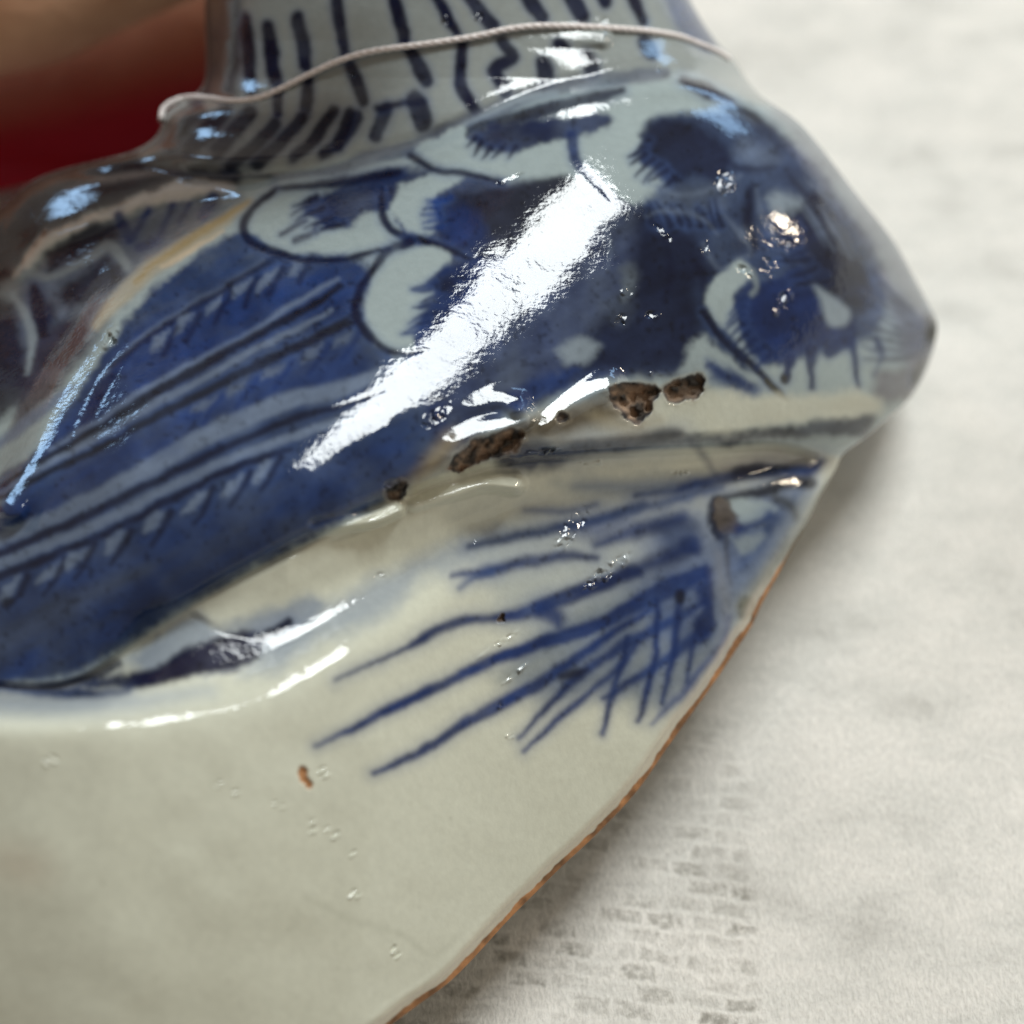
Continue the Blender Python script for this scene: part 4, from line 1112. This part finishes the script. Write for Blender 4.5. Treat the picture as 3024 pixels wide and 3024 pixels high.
def part_mesh(name, faces, mat, parent, extra=None):
    uq, inv = np.unique(faces, return_inverse=True)
    inv = inv.reshape(faces.shape)
    me = bpy.data.meshes.new(name)
    nv = len(uq); nf = len(faces)
    loops = inv.reshape(-1); starts = np.arange(nf) * 4
    nl = nf * 4; npoly = nf
    if extra:
        for e in extra:
            m = np.searchsorted(uq, e)
            loops = np.concatenate([loops, m]); starts = np.append(starts, nl); nl += len(e); npoly += 1
    me.vertices.add(nv); me.loops.add(nl); me.polygons.add(npoly)
    me.vertices.foreach_set('co', (PTS[uq] - BASE).astype(np.float32).reshape(-1))
    me.loops.foreach_set('vertex_index', loops.astype(np.int32))
    me.polygons.foreach_set('loop_start', starts.astype(np.int32))
    me.polygons.foreach_set('use_smooth', np.ones(npoly, bool))
    me.update(calc_edges=True)
    ca = me.attributes.new('decoration', 'FLOAT_COLOR', 'POINT')
    c4 = np.ones((nv, 4), np.float32); c4[:, :3] = COLR[uq]
    ca.data.foreach_set('color', c4.reshape(-1))
    ra = me.attributes.new('roughness', 'FLOAT', 'POINT')
    ra.data.foreach_set('value', RGH[uq].astype(np.float32))
    me.normals_split_custom_set_from_vertices(VN[uq].tolist())
    me.materials.append(mat)
    o = bpy.data.objects.new(name, me)
    COL.objects.link(o)
    o.parent = parent
    return o


wing_obj = None
for k in sorted(LABELS):
    sel = lab == k
    if not sel.any():
        continue
    ex = None
    if k == 0:
        ex = [caps[1]]
    if k == 1:
        ex = [caps[0]]
    mat = clay if (k == 3 or k >= 30) else glaze
    par = wing_obj if 10 <= k < 30 else bird
    o = part_mesh(LABELS[k], FACES[sel], mat, par, ex)
    if k == 2:
        wing_obj = o
    if k == 3:
        o['label'] = 'bare orange clay edge of the foot'
    if k >= 30:
        o['label'] = 'orange clay speck in the cream glaze' if k == 36 else 'brown pit where the glaze is chipped'


# ------------------------------------------------------------------ string round the neck
def string_material():
    m, nt, p = new_mat('string_fibre')
    N = nt.nodes; Lk = nt.links
    tc = N.new('ShaderNodeTexCoord')
    n = N.new('ShaderNodeTexNoise'); n.inputs['Scale'].default_value = 3500; n.inputs['Detail'].default_value = 3
    Lk.new(tc.outputs['Object'], n.inputs['Vector'])
    r = N.new('ShaderNodeValToRGB')
    r.color_ramp.elements[0].position = 0.3; r.color_ramp.elements[0].color = (0.66, 0.61, 0.60, 1)
    r.color_ramp.elements[1].position = 0.7; r.color_ramp.elements[1].color = (0.90, 0.85, 0.84, 1)
    Lk.new(n.outputs['Fac'], r.inputs[0]); Lk.new(r.outputs[0], p.inputs['Base Color'])
    p.inputs['Roughness'].default_value = 0.9
    b = N.new('ShaderNodeBump'); b.inputs['Strength'].default_value = 0.5; b.inputs['Distance'].default_value = 5e-5
    Lk.new(n.outputs['Fac'], b.inputs['Height']); Lk.new(b.outputs[0], p.inputs['Normal'])
    return m


def tube_into(V, F, path, rad, sides=8, loop=False):
    n = len(path); base = len(V)
    T = np.gradient(path, axis=0); T /= np.linalg.norm(T, axis=1, keepdims=True) + 1e-20
    up = np.array((0.1, 0.3, 1.0))
    A = np.cross(T, up); A /= np.linalg.norm(A, axis=1, keepdims=True) + 1e-20
    B = np.cross(T, A)
    for i in range(n):
        for s in range(sides):
            a = 2 * math.pi * s / sides
            V.append(tuple(path[i] + rad * (math.cos(a) * A[i] + math.sin(a) * B[i])))
    for i in range(n - 1):
        for s in range(sides):
            F.append((base + i * sides + s, base + i * sides + (s + 1) % sides, base + (i + 1) * sides + (s + 1) % sides, base + (i + 1) * sides + s))


def build_string():
    vis = catmull([(476, 352), (482, 322), (510, 300), (560, 287), (620, 290), (690, 298), (760, 290), (830, 262), (900, 226), (1000, 180), (1100, 151),
                   (1250, 131), (1400, 108), (1500, 86), (1600, 76), (1750, 80), (1900, 90), (2000, 106), (2060, 128), (2118, 152), (2150, 172)], 14)
    hx = np.clip(vis[:, 0], XL(vis[:, 1]) + 3, XR(vis[:, 1]) - 3)
    hc, _ = finish_form(hx, vis[:, 1])
    kk = np.ones(9) / 9
    hc = np.convolve(np.pad(hc, 4, mode='edge'), kk, 'valid') + 16
    front_pts = place(vis[:, 0], vis[:, 1], hc)
    e1 = (vis[-1, 0], vis[-1, 1], hc[-1]); e0 = (vis[0, 0], vis[0, 1], hc[0])
    t = np.linspace(0, np.pi, 60)[1:-1]
    bx = e1[0] + (e0[0] - e1[0]) * (0.5 - 0.5 * np.cos(t))
    byy = e1[1] + (e0[1] - e1[1]) * (0.5 - 0.5 * np.cos(t))
    bc = e1[2] + (e0[2] - e1[2]) * (0.5 - 0.5 * np.cos(t)) - 960 * np.sin(t) ** 0.5
    back_pts = place(bx, byy, bc)
    path = np.vstack([front_pts, back_pts, front_pts[:1]])
    seg = np.r_[0, np.cumsum(np.linalg.norm(np.diff(path, axis=0), axis=1))]
    s = np.arange(0, seg[-1], 0.00016)
    P = np.stack([np.interp(s, seg, path[:, k]) for k in range(3)], 1)
    T = np.gradient(P, axis=0); T /= np.linalg.norm(T, axis=1, keepdims=True)
    up = np.array((0.1, 0.3, 1.0)); A = np.cross(T, up); A /= np.linalg.norm(A, axis=1, keepdims=True); B = np.cross(T, A)
    rad = 9.0 * UNIT
    V, F = [], []
    for ph in (0, 2 * math.pi / 3, 4 * math.pi / 3):
        a = 2 * math.pi * s / 0.0021 + ph
        tube_into(V, F, P + rad * 0.46 * (np.cos(a)[:, None] * A + np.sin(a)[:, None] * B), rad * 0.72, 7)
    # stray fibres
    for _ in range(90):
        i = random.randrange(10, len(P) - 40)
        L = random.randrange(5, 16)
        off = np.linspace(0, 1, L)[:, None]
        d = (random.uniform(-1, 1) * A[i] + random.uniform(-1, 1) * B[i]) * rad * random.uniform(1.2, 2.6)
        tube_into(V, F, P[i:i + L] + off * d, rad * 0.07, 3)
    me = bpy.data.meshes.new('string')
    me.from_pydata(V, [], F)
    me.polygons.foreach_set('use_smooth', np.ones(len(F), bool))
    me.materials.append(string_material())
    o = bpy.data.objects.new('string', me)
    COL.objects.link(o)
    o['label'] = 'thin pinkish white twisted string looped round the figurine neck'
    o['category'] = 'string'


build_string()


# ------------------------------------------------------------------ hand holding the neck from behind
def skin_material():
    m, nt, p = new_mat('skin')
    N = nt.nodes; Lk = nt.links
    at = N.new('ShaderNodeAttribute'); at.attribute_name = 'shade_flush'
    tc = N.new('ShaderNodeTexCoord')
    n = N.new('ShaderNodeTexNoise'); n.inputs['Scale'].default_value = 220; n.inputs['Detail'].default_value = 5
    Lk.new(tc.outputs['Object'], n.inputs['Vector'])
    r = N.new('ShaderNodeValToRGB')
    r.color_ramp.elements[0].position = 0.35; r.color_ramp.elements[0].color = (0.50, 0.27, 0.165, 1)
    r.color_ramp.elements[1].position = 0.65; r.color_ramp.elements[1].color = (0.60, 0.35, 0.22, 1)
    Lk.new(n.outputs['Fac'], r.inputs[0])
    mx = N.new('ShaderNodeMix'); mx.data_type = 'RGBA'
    Lk.new(at.outputs['Fac'], mx.inputs['Factor']); Lk.new(r.outputs[0], mx.inputs['A'])
    mx.inputs['B'].default_value = (0.30, 0.008, 0.020, 1)  # dark red skin tint that carries the hand's shaded side
    Lk.new(mx.outputs['Result'], p.inputs['Base Color'])
    p.inputs['Roughness'].default_value = 0.7
    p.inputs['Specular IOR Level'].default_value = 0.15
    b = N.new('ShaderNodeBump'); b.inputs['Strength'].default_value = 0.3; b.inputs['Distance'].default_value = 0.0003
    n2 = N.new('ShaderNodeTexVoronoi'); n2.inputs['Scale'].default_value = 900
    Lk.new(tc.outputs['Object'], n2.inputs['Vector'])
    Lk.new(n2.outputs['Distance'], b.inputs['Height']); Lk.new(b.outputs[0], p.inputs['Normal'])
    return m


def surface_net(fun, lo, hi, n):
    """mesh of fun = 0 by surface nets"""
    lo = np.array(lo, float); hi = np.array(hi, float)
    n = np.array(n)
    ax = [np.linspace(lo[k], hi[k], n[k]) for k in range(3)]
    X, Y, Z = np.meshgrid(*ax, indexing='ij')
    f = fun(X, Y, Z)
    s = f < 0
    c = np.zeros(n - 1, int)
    acc = np.zeros(tuple(n - 1) + (3,)); cnt = np.zeros(n - 1)
    corner = [(i, j, k) for i in (0, 1) for j in (0, 1) for k in (0, 1)]
    G = np.stack([X, Y, Z], -1)

    def sub(a, o):
        return a[o[0]:n[0] - 1 + o[0], o[1]:n[1] - 1 + o[1], o[2]:n[2] - 1 + o[2]]
    for a in corner:
        for d in range(3):
            if a[d] == 0:
                b = list(a); b[d] = 1
                fa, fb = sub(f, a), sub(f, b)
                ch = (fa < 0) != (fb < 0)
                t = np.where(ch, fa / np.where(ch, fa - fb, 1), 0)[..., None]
                p = sub(G, a) * (1 - t) + sub(G, b) * t
                acc += np.where(ch[..., None], p, 0); cnt += ch
    act = cnt > 0
    idx = -np.ones(act.shape, int); idx[act] = np.arange(act.sum())
    V = acc[act] / cnt[act][:, None]
    F = []
    for d in range(3):
        o1, o2 = [(1, 2), (2, 0), (0, 1)][d]
        sl0 = [slice(None)] * 3; sl1 = [slice(None)] * 3
        sl0[d] = slice(0, n[d] - 1); sl1[d] = slice(1, n[d])
        A = s[tuple(sl0)]; B = s[tuple(sl1)]
        ch = A != B
        I = np.argwhere(ch)
        ok = (I[:, o1] > 0) & (I[:, o1] < n[o1] - 1) & (I[:, o2] > 0) & (I[:, o2] < n[o2] - 1)
        I = I[ok]
        flip = A[tuple(I.T)]
        q = []
        for (p1, p2) in ((0, 0), (1, 0), (1, 1), (0, 1)):
            J = I.copy(); J[:, o1] -= p1; J[:, o2] -= p2
            q.append(idx[tuple(J.T)])
        q = np.stack(q, 1)
        q = np.where(flip[:, None], q, q[:, ::-1])
        F.append(q[(q >= 0).all(1)])
    return V, np.concatenate(F)


def build_hand():
    # chains of joints (x, y, c, radius) in the measuring frame
    chains = [
        [(-1500, 40, -2500, 420), (-700, 60, -2350, 350), (60, -130, -2230, 325), (760, -400, -2180, 290), (1150, -480, -2150, 240)],      # index
        [(-1500, 560, -2750, 420), (-760, 640, -2900, 330), (-60, 480, -2880, 300), (560, 260, -2800, 280), (960, 120, -2700, 240)],        # middle
        [(-1650, 1000, -2500, 380), (-1150, 1230, -2280, 300), (-900, 1180, -1900, 280), (-940, 1000, -1700, 230)],                           # ring
        [(-1800, 1350, -2300, 330), (-1500, 1560, -2000, 260), (-1330, 1500, -1700, 235), (-1380, 1320, -1560, 190)],                          # little
        [(-1900, -300, -1900, 430), (-1300, -620, -1300, 370), (-400, -720, -600, 330), (600, -640, -190, 300), (1250, -580, -140, 240)],                               # thumb
    ]
    palm = [[(-1500, 40, -2500, 420), (-2400, 250, -2350, 520)], [(-1500, 560, -2750, 420), (-2450, 500, -2350, 520)],
            [(-1650, 1000, -2500, 400), (-2450, 700, -2300, 520)], [(-1800, 1350, -2300, 360), (-2450, 900, -2200, 480)],
            [(-1900, -300, -1900, 430), (-2500, 200, -2200, 500)], [(-2450, 500, -2300, 560), (-3300, 350, -2250, 560)], [(-3300, 350, -2250, 560), (-4600, 150, -2200, 680)]]

    def cap(X, Y, Z, a, b):
        ax, ay, az, ra = a; bx, by, bz, rb = b
        dx, dy, dz = bx - ax, by - ay, bz - az
        L = dx * dx + dy * dy + dz * dz
        t = np.clip(((X - ax) * dx + (Y - ay) * dy + (Z - az) * dz) / L, 0, 1)
        return np.sqrt((X - ax - t * dx) ** 2 + (Y - ay - t * dy) ** 2 + (Z - az - t * dz) ** 2) - (ra + (rb - ra) * t)

    def smin(a, b, k):
        h = np.clip(0.5 + 0.5 * (b - a) / k, 0, 1)
        return b * (1 - h) + a * h - k * h * (1 - h)

    def fun(X, Y, Z):
        total = None
        for a, b in palm:
            d = cap(X, Y, Z, a, b)
            total = d if total is None else smin(total, d, 160)
        for ch in chains:
            fd = None
            for a, b in zip(ch[:-1], ch[1:]):
                d = cap(X, Y, Z, a, b)
                fd = d if fd is None else smin(fd, d, 60)
            total = smin(total, fd, 70)
        return total
    V, F = surface_net(fun, (-4300, -1500, -3400), (1700, 2100, 300), (120, 74, 72))
    # world placement; keep the skin off the cloth
    W3 = place(V[:, 0], V[:, 1], V[:, 2])
    low = W3[:, 2] < 0.0016
    W3[low, 2] = 0.0016 + 0.1 * (W3[low, 2] - 0.0016)
    base = W3.mean(0); base[2] = 0
    me = bpy.data.meshes.new('hand')
    me.from_pydata((W3 - base).tolist(), [], F.tolist())
    me.polygons.foreach_set('use_smooth', np.ones(len(F), bool))
    fl = sstep(-60, 300, V[:, 1] - (150 - 0.24 * V[:, 0])) * sstep(-1700, -900, V[:, 0])  # mask for the lower fingers, where shade is coloured in
    at = me.attributes.new('shade_flush', 'FLOAT', 'POINT')
    at.data.foreach_set('value', fl.astype(np.float32))
    me.materials.append(skin_material())
    o = bpy.data.objects.new('hand', me)
    COL.objects.link(o)
    o.location = Vector(base)
    o['label'] = 'out-of-focus brown hand with shade-reddened fingers holding the figurine neck from behind'
    o['category'] = 'hand'
    ss = o.modifiers.new('smooth', 'SUBSURF'); ss.levels = 1; ss.render_levels = 1


build_hand()
